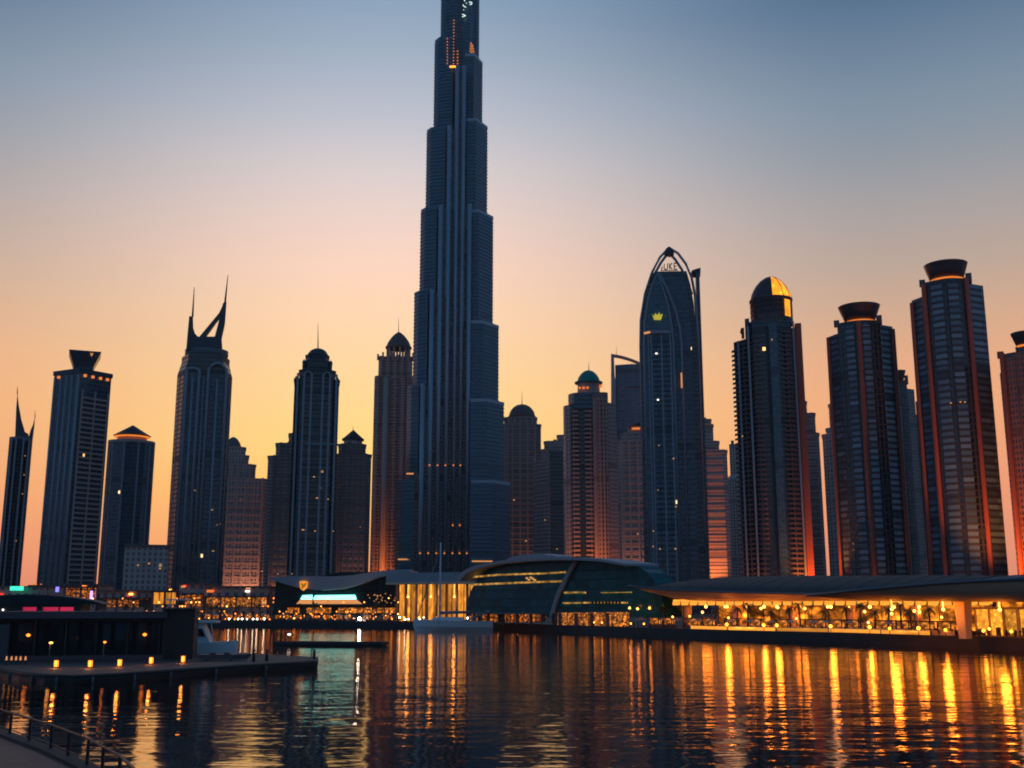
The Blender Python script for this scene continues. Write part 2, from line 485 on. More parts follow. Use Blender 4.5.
M['quay_gold'] = glowm('golden_quay_lamp', (1.0, 0.30, 0.025), 7.0)
M['whitel'] = glowm('white_lamp', (1.0, 0.85, 0.62), 12.0)
M['flood'] = glowm('floodlight_lamp', (1.0, 0.9, 0.7), 60.0)
M['orange_strip'] = glowm('orange_cove_light', (1.0, 0.25, 0.03), 0.9, False)
M['pink'] = interior('pink_cabin_light', (0.9, 0.02, 0.10), (1.0, 0.04, 0.16), 0.5, 0.3, 0.3, 0.2, 3.2, 0.1, 9, 0.0)
M['green_neon'] = glowm('green_neon', (0.05, 0.9, 0.5), 1.6, False)
M['blue_neon'] = glowm('blue_neon', (0.16, 0.14, 1.0), 2.5, False)
M['red_neon'] = glowm('red_neon', (1.0, 0.04, 0.02), 2.0, False)
M['violet_neon'] = glowm('violet_neon', (0.5, 0.28, 1.0), 2.5, False)
M['cyan_band'] = glowm('cyan_light_band', (0.22, 1.0, 0.92), 3.2)
M['peach_band'] = glowm('peach_light_band', (1.0, 0.40, 0.13), 0.75)
M['shop'] = interior('shopfront_interior', (1.0, 0.20, 0.015), (1.0, 0.36, 0.05), 1.8, 0.8, 1.0, 0.42, 2.4, 0.12, 5.0, 0.05, lo=0.05, drop=0.12)
M['shop_dim'] = interior('dim_shopfront_interior', (1.0, 0.17, 0.012), (1.0, 0.32, 0.04), 1.5, 0.9, 1.1, 0.45, 2.2, 0.15, 4.0, 0.08, lo=0.03, drop=0.3)
M['hall_glow'] = interior('colonnade_interior', (1.0, 0.28, 0.02), (1.0, 0.42, 0.05), 1.0, 0.45, 0.12, 0.3, 2.4, 0.14, 30.0, 0.0, lo=0.35)
M['canopy_glow'] = interior('canopy_hall_interior', (1.0, 0.15, 0.006), (1.0, 0.36, 0.025), 2.4, 0.13, 0.22, 0.42, 5.0, 0.05, 30.0, 0.0, lo=0.03)
M['gold_glow'] = interior('glowing_gold', (1.0, 0.20, 0.004), (1.0, 0.44, 0.02), 2.3, 0.12, 0.12, 0.2, 200, 0.0, 200, 0.0, lo=0.55)
M['pav_glow'] = interior('pavilion_interior', (1.0, 0.26, 0.012), (1.0, 0.46, 0.04), 1.5, 0.7, 0.6, 0.35, 3.0, 0.06, 30.0, 0.0, lo=0.4)
M['low_wall_glow'] = interior('lit_step_light', (1.0, 0.28, 0.02), (1.0, 0.42, 0.05), 1.2, 0.1, 0.8, 0.2, 14.0, 0.02, 30, 0.0, lo=0.5)
M['band_lights'] = interior('ribbon_of_lights', (1.0, 0.42, 0.05), (1.0, 0.55, 0.12), 0.7, 0.5, 1.0, 0.3, 2.2, 0.06, 30, 0.0, lo=0.15)
M['crown_lights'] = glowm('crown_lights', (1.0, 0.27, 0.05), 0.9, False)
M['sign_white'] = glowm('white_sign', (0.85, 1.0, 0.9), 1.2, False)
M['sign_yellow'] = glowm('yellow_sign', (0.8, 0.68, 0.06), 0.6, False)
M['sign_orange'] = glowm('orange_sign', (1.0, 0.34, 0.02), 0.9, False)
M['lit_room'] = glowm('lit_room', (1.0, 0.45, 0.14), 0.7, False)
M['headlight'] = glowm('boat_headlight', (1.0, 0.9, 0.8), 3.0, False)

M['hall_glass'] = facade('dark_hall_glass', (0.01, 0.035, 0.045), (0.02, 0.03, 0.036), 2.6, 3.0, 0.06, 0.1, lit=0.0, var=0.3, ior=1.3)

# water
def water_mat():
    m, t, b = nmat('harbour_water')
    t.nodes.remove(b)
    n1 = noise(t, 0.16, 2, stretch=(0.7, 1.0, 1))
    n2 = noise(t, 0.5, 3, stretch=(0.42, 1.15, 1))
    n3 = noise(t, 2.6, 2, stretch=(0.5, 1.2, 1))
    h = mth(t, 'ADD', mth(t, 'MULTIPLY', n1, 0.6), mth(t, 'ADD', mth(t, 'MULTIPLY', n2, 0.40), mth(t, 'MULTIPLY', n3, 0.03)))
    patch = mth(t, 'MULTIPLY_ADD', noise(t, 0.022, 3, stretch=(0.6, 1, 1)), 2.6, -0.25)
    h = mth(t, 'MULTIPLY', h, patch)
    bp = t.nodes.new('ShaderNodeBump')
    bp.inputs['Strength'].default_value = 1.0
    bp.inputs['Distance'].default_value = 0.15
    t.links.new(h, bp.inputs['Height'])
    fz = t.nodes.new('ShaderNodeFresnel'); fz.inputs['IOR'].default_value = 1.34
    t.links.new(bp.outputs[0], fz.inputs['Normal'])
    df = t.nodes.new('ShaderNodeBsdfDiffuse'); df.inputs['Color'].default_value = (0.003, 0.014, 0.018, 1)
    gl = t.nodes.new('ShaderNodeBsdfGlossy'); gl.distribution = 'BECKMANN'; gl.inputs['Color'].default_value = (1.0, 0.86, 0.77, 1); gl.inputs['Roughness'].default_value = 0.07
    t.links.new(bp.outputs[0], gl.inputs['Normal'])
    mx = t.nodes.new('ShaderNodeMixShader')
    t.links.new(mth(t, 'MULTIPLY', fz.outputs[0], 1.5, clamp=True), mx.inputs[0])
    t.links.new(df.outputs[0], mx.inputs[1]); t.links.new(gl.outputs[0], mx.inputs[2])
    t.links.new(mx.outputs[0], t.nodes['Material Output'].inputs['Surface'])
    return m
M['water'] = water_mat()

# ------------------------------------------------------------------ the setting: water, ground, quay
GZ = 2.0
bank = [G(-900, 470), G(0, 430), G(200, 417), G(420, 400), G(490, 372), G(560, 330), G(640, 290), G(740, 258), G(840, 238), G(940, 214), G(1040, 196), Vector((150, 160, GZ)), Vector((420, 80, GZ)), Vector((1100, 50, GZ))]
bank = [Vector((p.x, p.y, GZ)) for p in bank]
mb = MB(); mb.face([(-4000, -300, 0), (4000, -300, 0), (4000, 600, 0), (-4000, 600, 0)])
tag(mb.build('water', M['water']), kind='structure')
mb = MB()
for a, b_ in zip(bank[:-1], bank[1:]):
    k = 3000
    mb.face([tuple(a), tuple(b_), (b_.x * 2.6, k, GZ), (a.x * 2.6, k, GZ)])
tag(mb.build('ground', M['ground']), kind='structure')
def offs(pts, d):                              # shift a bank line inland (+) or waterward (-)
    out = []
    for i, p in enumerate(pts):
        q0, q1 = pts[max(i - 1, 0)], pts[min(i + 1, len(pts) - 1)]
        t = (q1 - q0); n = Vector((-t.y, t.x, 0)).normalized()
        out.append(p + n * d)
    return out
mb = MB()
fr_, bk_ = offs(bank, 0), offs(bank, 1.2)
for i in range(len(bank) - 1):
    a, b_, c, d = fr_[i], fr_[i + 1], bk_[i + 1], bk_[i]
    mb.face([(a.x, a.y, -3), (b_.x, b_.y, -3), (b_.x, b_.y, GZ + .3), (a.x, a.y, GZ + .3)])
    mb.face([(a.x, a.y, GZ + .3), (b_.x, b_.y, GZ + .3), (c.x, c.y, GZ + .3), (d.x, d.y, GZ + .3)])
    mb.face([(c.x, c.y, GZ - .1), (d.x, d.y, GZ - .1), (d.x, d.y, GZ + .3), (c.x, c.y, GZ + .3)])
tag(mb.build('quay_edge', M['concrete']), kind='structure')
mb = MB()
p1, p2 = offs(bank, 1.25), offs(bank, 16)
for i in range(len(bank) - 1):
    mb.face([(*p1[i].xy, GZ + .01), (*p1[i + 1].xy, GZ + .01), (*p2[i + 1].xy, GZ + .01), (*p2[i].xy, GZ + .01)])
tag(mb.build('promenade', M['paving']), kind='structure')
def bank_at(px):                               # depth of the quay edge on column px
    for a, b_ in zip(bank[:-1], bank[1:]):
        pa = 512 + F * a.x / (a.y * cos(PITCH) + (GZ - CH) * sin(PITCH)); pb = 512 + F * b_.x / (b_.y * cos(PITCH) + (GZ - CH) * sin(PITCH))
        if pa <= px <= pb:
            return a.y + (b_.y - a.y) * (px - pa) / (pb - pa)
    return 300.0

# ------------------------------------------------------------------ towers
class Tower:
    """px0, yr: where its axis shows; Y: its depth. Local x is to the right seen from the water, local -y faces the water."""
    def __init__(s, name, label, px0, Y, yr=480, cat='tower', group=None, z=GZ):
        s.Y = Y
        X, Z, s.mpp = P(px0, yr, Y)
        s.az = atan(X / Y)
        s.X0 = X
        s.z = z
        s.root = empty(name, (X, Y, z), -s.az)
        tag(s.root, label, cat, group)
    def x(s, px, py, y=0.0):                 # local x that shows on column px at row py, on the plane at local depth y
        a = (384 - py) / F
        c, n = cos(PITCH), sin(PITCH)
        rk = (px - 512) / F * (c + n * (a * c + n) / (c - a * n))
        ca, sa = cos(s.az), sin(s.az)
        return (rk * (s.Y + y * ca) - s.X0 - y * sa) / (ca + rk * sa)
    def h(s, py, y=0.0, x=0.0):
        return P(512, py, s.Y - x * sin(s.az) + y * cos(s.az))[1] - s.z
    def pt(s, px, py, y=0.0):
        x = s.x(px, py, y)
        return (x, y, s.h(py, y, x))
    def xz(s, pts, y=0.0):
        return [(s.x(a, b, y), s.h(b, y, s.x(a, b, y))) for a, b in pts]
    def part(s, name, mb, mats, parent=None, label=None):
        return mb.build(name, mats, parent or s.root, label)
    def finial(s, px, py0, py1, r0=0.5, r1=0.12, y=0.0, name='spire', mat='dark', px1=None):
        mb = MB(); mb.tube([s.pt(px, py0, y), s.pt(px if px1 is None else px1, py1, y)], [r0, r1], 6)
        return s.part(name, mb, M[mat])
def dome_prof(r, z0, z1, power=2.0, n=9):
    return [(r * max(0.0, 1 - (k / n) ** power) ** (1 / 1.7), z0 + (z1 - z0) * k / n) for k in range(n + 1)]
def ledges(T, mb, poly_fn, z0, z1, step, out, th, m=0):
    z = z0
    while z < z1:
        mb.prism(poly_fn(out), z, z + th, m=m)
        z += step
def grow(poly, d):
    cx = sum(p[0] for p in poly) / len(poly); cy = sum(p[1] for p in poly) / len(poly)
    out = []
    for x, y in poly:
        l = hypot(x - cx, y - cy)
        out.append((cx + (x - cx) * (l + d) / l, cy + (y - cy) * (l + d) / l))
    return out
def lit_window(T, px, py, wpx, hpx, y, parent=None, mat='lit_room'):
    x, z = T.x(px, py), T.h(py)
    a, b_ = wpx * T.mpp / 2, hpx * T.mpp / 2
    mb = MB(); mb.box(x - a, x + a, y - 0.15, y + 0.4, z - b_, z + b_)
    return mb.build('lit_window', M[mat], parent or T.root)
def floodlight(px, py_ground, Y, target, watts, size=70, col=(1.0, 0.30, 0.06), label='', z=GZ + 0.1, where='ground'):
    g = G(px, Y, z)
    r = empty('floodlight', g)
    tag(r, label, 'floodlight', 'floodlights at the feet of the towers')
    mb = MB(); mb.box(-.5, .5, -.35, .35, 0, .18); mb.bar((-.5, 0, .18), (-.5, 0, .95), .08, .08); mb.bar((.5, 0, .18), (.5, 0, .95), .08, .08)
    mb.build('bracket', M['dark'], r)
    mb = MB(); mb.prism(rect(-.42, .42, -.3, .3), .55, .95, rect(-.48, .48, -.36, .36)); mb.build('housing', M['dark'], r)
    l = bpy.data.lights.new('floodlight_beam', 'SPOT')
    l.energy = watts; l.spot_size = R(size); l.spot_blend = 0.7; l.color = col; l.shadow_soft_size = 0.4
    o = bpy.data.objects.new('floodlight_beam', l)
    COL.objects.link(o)
    o.parent = r; o.location = (0, 0, 1.3)
    d = Vector(target) - (Vector(g) + Vector((0, 0, 1.3)))
    o.rotation_euler = d.to_track_quat('-Z', 'Y').to_euler()
    return r

# --- twin-horned little tower at the far left
T = Tower('twin_horn_tower', 'slim dark tower with two curved horns beside the V-crowned tower, first of the row', 15, 950)
b0 = [(T.x(9.5, 437), 2), (T.x(20, 437), -6), (T.x(33, 437), 3), (T.x(33, 437), 26), (T.x(9.5, 437), 26)]
mb = MB(); mb.prism(b0, 0, T.h(437)); T.part('shaft', mb, M['navy'])
mb = MB()
for px in (12, 16.5, 24, 29.5):
    x = T.x(px, 437); mb.box(x - .7, x + .7, -8, 4, 0, T.h(439))
T.part('pier_rib', mb, M['grey_pier'])
mb = MB(); mb.plate(T.xz([(15, 438), (29, 438), (28.5, 434), (25, 432), (21.5, 420), (18.6, 404), (17.4, 392), (16.2, 408)], 2), 2, 8); T.part('horn', mb, M['navy_metal'])
mb = MB(); mb.plate(T.xz([(28.5, 438), (33, 438), (34.6, 424), (35, 416), (33.2, 424), (30.6, 430)], 2), 2, 8); T.part('horn', mb, M['navy_metal'])
T.finial(17.4, 394, 386, .5, .1, 5)
T.finial(35, 418, 410, .4, .1, 5)
for px, py in ((25, 456), (24, 475), (22.5, 494), (16, 541)):
    lit_window(T, px, py, .8, .9, -4.5)

# --- V-crowned tower
T = Tower('v_crown_tower', 'dark square tower carrying a flared wedge crown above a band of small lit openings', 77, 800)
t0 = 374
body = [(T.x(54, t0), 16), (T.x(79.5, t0), -4), (T.x(112, t0), 10), (T.x(86, t0), 36)]
mb = MB(); mb.prism(body, 0, T.h(t0)); T.part('shaft', mb, M['navy'])
mb = MB()
for i in range(46):                                       # balcony floors on the right-hand face, paler stone in place of their lights
    z = 8 + i * 3.7
    if z > T.h(395): break
    a, c = Vector(body[1]), Vector(body[2])
    p, q = a.lerp(c, .12), a.lerp(c, .93)
    n = Vector((c.y - a.y, a.x - c.x)).normalized() * 1.3
    mb.prism([tuple(p), tuple(p + n), tuple(q + n), tuple(q)], z, z + 1.3)
a, c = Vector(body[1]), Vector(body[2]); n = Vector((c.y - a.y, a.x - c.x)).normalized()
for f in (.12, .52, .93):
    p = a.lerp(c, f)
    mb.prism(ngon(.7, .7, 6, 0, p.x + n.x * .6, p.y + n.y * .6), 0, T.h(390))
T.part('balcony_rib', mb, M['plum_stone'])
mb = MB()
for f in (.04, .3, .52, .74, .97):
    p = Vector(body[0]).lerp(Vector(body[1]), f)
    mb.prism(ngon(1.0, 1.0, 8, 0, p.x, p.y), 0, T.h(t0 + 2), smooth=True)
T.part('pier_rib', mb, M['grey_pier'])
mb = MB(); mb.prism(grow(body, 1.0), T.h(t0), T.h(369.6)); T.part('parapet', mb, M['navy_metal'])
for f in (.18, .42, .66, .88):
    for e, (i, j) in enumerate(((1, 2), (0, 1))):
        p = Vector(body[i]).lerp(Vector(body[j]), f)
        if e and f not in (.18,): continue
        mb = MB(); mb.box(p.x - 1.1, p.x + 1.1, p.y - 1.6, p.y - .5, T.h(377.5), T.h(375)); mb.build('lit_window', M['crown_lights'], T.root)
x0, x1, x2, x3 = T.x(73.5, 367), T.x(93.5, 367), T.x(69, 351, -1), T.x(101.5, 351, -1)
mb = MB(); mb.prism(rect(x0, x1, 2, 22), T.h(369.6), T.h(366)); mb.prism(rect(x0, x1, 2, 22), T.h(366), T.h(351), rect(x2, x3, -1, 25)); T.part('crown', mb, M['navy_metal'])
mb = MB(); x = T.x(91.5, 354.5); mb.bar((x - .7, -1.6, T.h(353)), (x + .1, -1.6, T.h(356)), .4, .6); mb.bar((x + .9, -1.6, T.h(353)), (x + .1, -1.6, T.h(356)), .4, .6); T.part('crown_sign', mb, M['lit_room'])

# --- pavilion-topped round tower
T = Tower('pavilion_top_tower', 'dark tower with a hipped pavilion roof, between the wedge-crowned tower and the twin-spired tower', 126, 930)
xc = T.x(132, 441); r = (T.x(155, 441) - T.x(109, 441)) / 2
poly = ngon(r, r * .8, 20, 0, xc, r)
mb = MB(); mb.prism(poly, 0, T.h(441), smooth=False); T.part('shaft', mb, M['navy'])
mb = MB()
for k in range(20):
    if k % 2 == 0:
        mb.prism(ngon(.9, .9, 6, 0, poly[k][0], poly[k][1]), 0, T.h(441))
T.part('pier_rib', mb, M['grey_pier'])
mb = MB(); mb.prism(grow(poly, 1.0), T.h(441), T.h(438.5)); T.part('parapet', mb, M['plum_stone'])
mb = MB(); mb.prism(ngon(r * .66, r * .55, 16, 0, xc, r), T.h(438.5), T.h(433)); T.part('drum', mb, M['plum'])
mb = MB(); mb.prism(ngon(r * .80, r * .7, 16, 0, xc, r), T.h(434.6), T.h(433.4)); T.part('eave_light', mb, M['orange_strip'])
mb = MB(); mb.prism(ngon(r * .84, r * .7, 4, pi / 4 * 0, xc, r), T.h(433.2), T.h(432)); mb.prism(ngon(r * .80, r * .7, 16, 0, xc, r), T.h(432), T.h(422), ngon(.6, .6, 16, 0, xc, r)); T.part('roof', mb, M['dark'])

# --- low office block behind the promenade
T = Tower('low_office_block', 'low brown block with tall window bays at the foot of the round pavilion-topped tower', 143, 720, 560, 'building')
mb = MB(); mb.prism(rect(T.x(124, 560), T.x(168, 560), 0, 26), 0, T.h(547)); T.part('wall', mb, M['brown'])
mb = MB(); mb.prism(rect(T.x(123, 560), T.x(169, 560), -1, 27), T.h(547), T.h(544.5)); T.part('roof', mb, M['brown_stone'])
for px in (138, 149, 160):
    lit_window(T, px, 566 + rng.uniform(-4, 6), 1.5, 1.2, -.2)

# --- twin-spired tower
T = Tower('twin_spire_tower', 'tall dark tower crowned by two needle spires with a slanting brace and rounded grey piers', 200, 800)
def shoulders(k):
    return [(T.x(177 + k, 373), 14), (T.x(184 + k, 373), 0), (T.x(226 - k, 373), -2), (T.x(233 - k, 373), 14), (T.x(228 - k, 373), 38), (T.x(183 + k, 373), 38)]
s0, s1 = shoulders(0), shoulders(3.5)
mb = MB(); mb.prism(s0, 0, T.h(373)); mb.prism(s0, T.h(373), T.h(361), s1); mb.prism(s1, T.h(361), T.h(355)); mb.prism(s1, T.h(355), T.h(351), shoulders(8)); T.part('shaft', mb, M['black'])
for (a, c, yt, yy) in ((208.5, 226.5, 374, -4), (186.5, 199.5, 372, -3)):
    xa, xb = T.x(a, yt), T.x(c, yt)
    mid, rad = (xa + xb) / 2, (xb - xa) / 2
    mb = MB()
    arc = [(mid - rad * cos(pi * k / 12), yy, T.h(yt) + rad * (1.2 if a > 200 else .35) * sin(pi * k / 12)) for k in range(13)]
    mb.tube([(xa, yy, 0)] + arc + [(xb, yy, 0)], 1.15, 8); T.part('pier', mb, M['grey_pier'])
    mb = MB(); mb.box(xa + 1.4, xb - 1.4, yy + 1, yy + 6, 0, T.h(yt)); T.part('window_bay', mb, M['navy'])
    mb = MB(); mb.tube([(mid, yy, 0), (mid, yy, T.h(yt + 6))], .9, 8); T.part('pier', mb, M['grey_pier'])
for px in (180.5, 204, 230):
    x = T.x(px, 376)
    mb = MB(); mb.tube([(x, -2 if px < 225 and px > 190 else 8, 0), (x, -2 if px < 225 and px > 190 else 8, T.h(376))], .8, 8); T.part('pier', mb, M['grey_pier'])
mb = MB(); xs = T.x(207, 349)
mb.prism(ngon(T.x(229, 349) - xs, 13, 20, 0, xs, 15), T.h(352), T.h(346.5)); T.part('crown_ring', mb, M['roof_grey'])
mb = MB(); mb.plate(T.xz([(186.3, 348), (187.3, 336.5), (221.5, 336.5), (222.5, 350), (186.5, 350)], 6), 6, 24); T.part('crown_wall', mb, M['navy_metal'])
mb = MB(); mb.plate(T.xz([(187.2, 337), (189.2, 315.8), (193, 317), (193.3, 328), (195, 333.5), (198, 336.6)], 8), 8, 20); T.part('horn', mb, M['navy_metal'])
mb = MB(); mb.plate(T.xz([(214.6, 337), (219.5, 318), (223, 303), (226.6, 302), (225.2, 322), (221.9, 337)], 8), 8, 20); T.part('horn', mb, M['navy_metal'])
mb = MB(); mb.plate(T.xz([(199, 337), (205.5, 337), (220.2, 316.5), (223.2, 304), (219, 313)], 10), 10, 16); T.part('brace', mb, M['navy_metal'])
T.finial(192.5, 317, 287, .75, .22, 12, px1=194.3)
T.finial(225, 303, 275, .8, .22, 12, px1=228)
for px, py, ww in ((195, 491, 1.6), (212, 510, 3.5), (217, 525, 2), (220, 524, 1.5), (213, 551, 3)):
    lit_window(T, px, py, ww * .6, .7, -4.2)

# --- stepped and domed blocks of the second row: one builder, each with its own tiers
def stepped(name, label, px0, Y, tiers, mat, trim, depth=None, dome=None, finial=None, yr=480, cat='tower', rib=0, pinn=()):
    T = Tower(name, label, px0, Y, yr, cat)
    for i, (xa, xb, y0, y1) in enumerate(tiers):            # left, right, lower row, upper row
        wdt = T.x(xb, y1) - T.x(xa, y1)
        d = depth or max(14, wdt * .9)
        dy = i * 2.2
        poly = [(T.x(xa, y1), 4 + dy), (T.x(xa, y1) + wdt * .14, dy), (T.x(xb, y1) - wdt * .14, dy), (T.x(xb, y1), 4 + dy), (T.x(xb, y1), d - dy * .5), (T.x(xa, y1), d - dy * .5)]
        z0 = 0 if y0 > 580 else T.h(y0) - 2
        zt = T.h(y1, dy)
        mb = MB(); mb.prism(poly, z0, zt); T.part('shaft' if i == 0 else 'setback', mb, M[mat])
        mb = MB(); mb.prism(grow(poly, .8), zt - .9, zt + .3); T.part('cornice', mb, M[trim])
        mb = MB()
        zz = z0 + 5
        while zz < zt - 3:
            mb.prism([(T.x(xa, y1) + wdt * .15, dy - .7), (T.x(xb, y1) - wdt * .15, dy - .7), (T.x(xb, y1) - wdt * .15, dy + .5), (T.x(xa, y1) + wdt * .15, dy + .5)], zz, zz + 1.2)
            zz += 7.2
        mb.prism(rect(T.x(xa, y1) + wdt * .18, T.x(xa, y1) + wdt * .22, dy - 1.0, dy + .5), z0, zt - 2)
        if mb.v: T.part('floor_rib', mb, M[trim])
        mb = MB(); q_ = T.x(xa, y1) + wdt * (.2 + .13 * (i % 3)); mb.box(q_, q_ + min(4, wdt * .2), dy + 5, dy + 9, zt, zt + 2.6); T.part('roof_plant', mb, M['dark'])
        if rib and i < 2:
            mb = MB()
            for k in range(rib):
                x = T.x(xa, y1) + wdt * (.14 + .72 * k / max(1, rib - 1))
                mb.box(x - .9, x + .9, dy - 1.3, dy + 1, z0, T.h(y1) + .8)
            T.part('pier_rib', mb, M[trim])
    if dome:
        cx, rpx, y0, y1, dm, pw = dome
        rr = rpx * T.mpp
        cy = (depth or 22) / 2
        hb, ht = T.h(y0, cy), T.h(y1, cy)
        mb = MB(); mb.lathe(T.x(cx, y0, cy), cy, [(rr * .9, T.h(y0) - 3), (rr * .9, hb)], 20); T.part('drum', mb, M[trim])
        mb = MB(); mb.lathe(T.x(cx, y0, cy), cy, [(rr * 1.06, hb - .8), (rr * 1.06, hb + .3)] + dome_prof(rr, hb + .3, ht, pw), 24); T.part('dome', mb, M[dm])
        if finial:
            T.finial(cx, y1 + 1, finial, .5, .12, cy)
    for px, ya, yb in pinn:
        mb = MB(); x = T.x(px, yb); mb.prism(ngon(1.2, 1.2, 6, 0, x, 6), T.h(ya), T.h(yb) - 2); mb.prism(ngon(1.2, 1.2, 6, 0, x, 6), T.h(yb) - 2, T.h(yb), ngon(.1, .1, 6, 0, x, 6)); T.part('pinnacle', mb, M[trim])
    return T
T = stepped('ziggurat_block', 'brown stepped block peeping out to the right of the twin-spired tower', 238, 1150,
        [(212, 271, 600, 478), (214, 256, 478, 464), (216, 249, 464, 455), (219, 246, 455, 447)], 'brown', 'plum_stone', 40, (233, 8, 447, 437, 'brown_stone', 1.4), None, rib=6)
for px, py in ((253, 570), (262, 571), (241, 500)): lit_window(T, px, py, 1.2, 1, -.4)
stepped('dark_stepped_block', 'dusky stepped block tucked against the left flank of the spired Art Deco tower', 285, 1100,
        [(268, 312, 600, 456), (276, 312, 456, 443), (289, 312, 443, 433)], 'slate', 'brown_stone', 36, rib=5)
# --- Art Deco tower
T = stepped('art_deco_tower', 'black stepped tower with pinnacles and one thin spire, left of the pyramid-capped block', 316, 850,
        [(294.5, 339.5, 600, 379), (299.5, 335.5, 379, 370), (303, 332, 370, 361), (306, 329, 361, 355)], 'black', 'navy_metal', 38, (318, 9.5, 355, 348.5, 'navy_metal', 2.2), 323, rib=0,
        pinn=[(304, 370, 358), (331, 370, 358), (296, 380, 375), (338, 380, 375), (309, 356, 351), (327, 356, 351)])
for px in (297.5, 304, 311.5, 323, 330, 336.5):
    x = T.x(px, 385)
    mb = MB(); mb.box(x - .8, x + .8, -1.3, 4, 0, T.h(374)); T.part('pier', mb, M['grey_pier'])
for a, c in ((304, 311.5), (323, 330)):
    xa, xb = T.x(a, 385), T.x(c, 385); mid, rad = (xa + xb) / 2, (xb - xa) / 2
    mb = MB(); mb.tube([(mid - rad * cos(pi * k / 10), -.6, T.h(377) + rad * 1.4 * sin(pi * k / 10)) for k in range(11)], .7, 6); T.part('arch', mb, M['grey_pier'])
mb = MB(); mb.box(T.x(305, 444), T.x(340, 444), -.9, 4, T.h(444.6), T.h(443.4)); T.part('ledge', mb, M['grey_pier'])
for px, py, ww in ((314, 477, 2.4), (320, 488, 2), (317, 498, 3), (328, 499, 1.5), (303, 530, 4), (315, 531, 2), (333, 531, 2), (278, 574, 1.2), (292, 574, 1.2)):
    lit_window(T, px, py, ww * .7, .9, -.6)
T = stepped('pyramid_cap_block', 'mid-height slate block with a small pyramid roof, right of the black spired tower', 353, 1150,
        [(335, 371.5, 600, 454), (338.5, 366, 454, 444)], 'slate', 'brown_stone', 34, None, rib=6)
mb = MB(); cx = T.x(353, 441); r = 11.2 * T.mpp
mb.prism(ngon(r * .9, r * .9, 8, pi / 8, cx, 17), T.h(446), T.h(440.5, 17)); T.part('drum', mb, M['plum'])
mb = MB(); mb.prism(ngon(r * 1.08, r * 1.08, 8, pi / 8, cx, 17), T.h(440.5, 17), T.h(439.3, 17)); mb.prism(ngon(r, r, 8, pi / 8, cx, 17), T.h(439.3, 17), T.h(430, 17), ngon(.4, .4, 8, pi / 8, cx, 17)); T.part('roof', mb, M['dark'])
T.finial(353, 431, 425, .4, .1, 17)
for px, py in ((360, 527), (344, 503), (340, 486)): lit_window(T, px, py, 1, 1, -.4)

# --- plum residential tower with pointed dome
T = Tower('plum_domed_tower', 'tall plum residential tower with a pointed dome on an open arcade, close against the supertall', 394, 1300)
xl, xr = T.x(374, 375), T.x(416, 375)
wd = xr - xl
def scal(xl, xr, n=5, d=30, bulge=3.5):
    pts = []
    for k in range(n):
        a, c = xl + (xr - xl) * k / n, xl + (xr - xl) * (k + 1) / n
        for j in range(5):
            f = j / 4
            pts.append((a + (c - a) * (.08 + .84 * f), 3 - bulge * sin(pi * f)))
    return pts + [(xr, d), (xl, d)]
mb = MB(); mb.prism(scal(xl, xr), 0, T.h(376)); mb.prism(scal(T.x(378, 365), T.x(413, 365)), T.h(376), T.h(356)); T.part('shaft', mb, M['plum_fine'])
mb = MB()
z = 6
while z < T.h(378):
    for k in (0, 2, 4):
        a = xl + wd * (k + .1) / 5; c = xl + wd * (k + .9) / 5
        mb.box(a, c, -1.7, 2, z, z + 1.1)
    z += 4.2
for k in (0, 2, 4):
    a = xl + wd * (k + .5) / 5; mb.box(a - .8, a + .8, -1.4, 2, 0, T.h(378))
T.part('balcony_rib', mb, M['plum_stone'])
mb = MB()
for k in range(8):
    x = T.x(378 + 35 * k / 7, 356); mb.box(x - 1.1, x + 1.1, -1, 4, T.h(360), T.h(352.5 if k % 2 else 354.5))
T.part('crenel_trim', mb, M['plum_stone'])
cx, r = T.x(398.6, 350), 13.4 * T.mpp
for k in range(12):
    a = 2 * pi * k / 12 + .13
    mb = MB(); mb.prism(ngon(1.3, 1.3, 6, 0, cx + r * .86 * cos(a), 16 + r * .86 * sin(a)), T.h(358), T.h(348.5, 16)); T.part('arcade_column', mb, M['plum_stone'])
mb = MB(); mb.lathe(cx, 16, [(r * .9, T.h(349.5, 16)), (r * 1.02, T.h(348.5, 16)), (r * 1.02, T.h(347.3, 16))] + [(r * a, T.h(347.3, 16) + (T.h(332, 16) - T.h(347.3, 16)) * b_) for a, b_ in ((.97, 0), (.86, .25), (.68, .5), (.42, .77), (.12, .97), (.02, 1))], 24); T.part('dome', mb, M['brown_stone'])
T.finial(398.6, 333, 317, .5, .12, 16)
mb = MB(); x = T.x(386, 400); mb.prism(ngon(3.4, 3.4, 12, 0, x, -1.0), 0, T.h(378), smooth=True); T.part('pier', mb, M['plum_stone'])

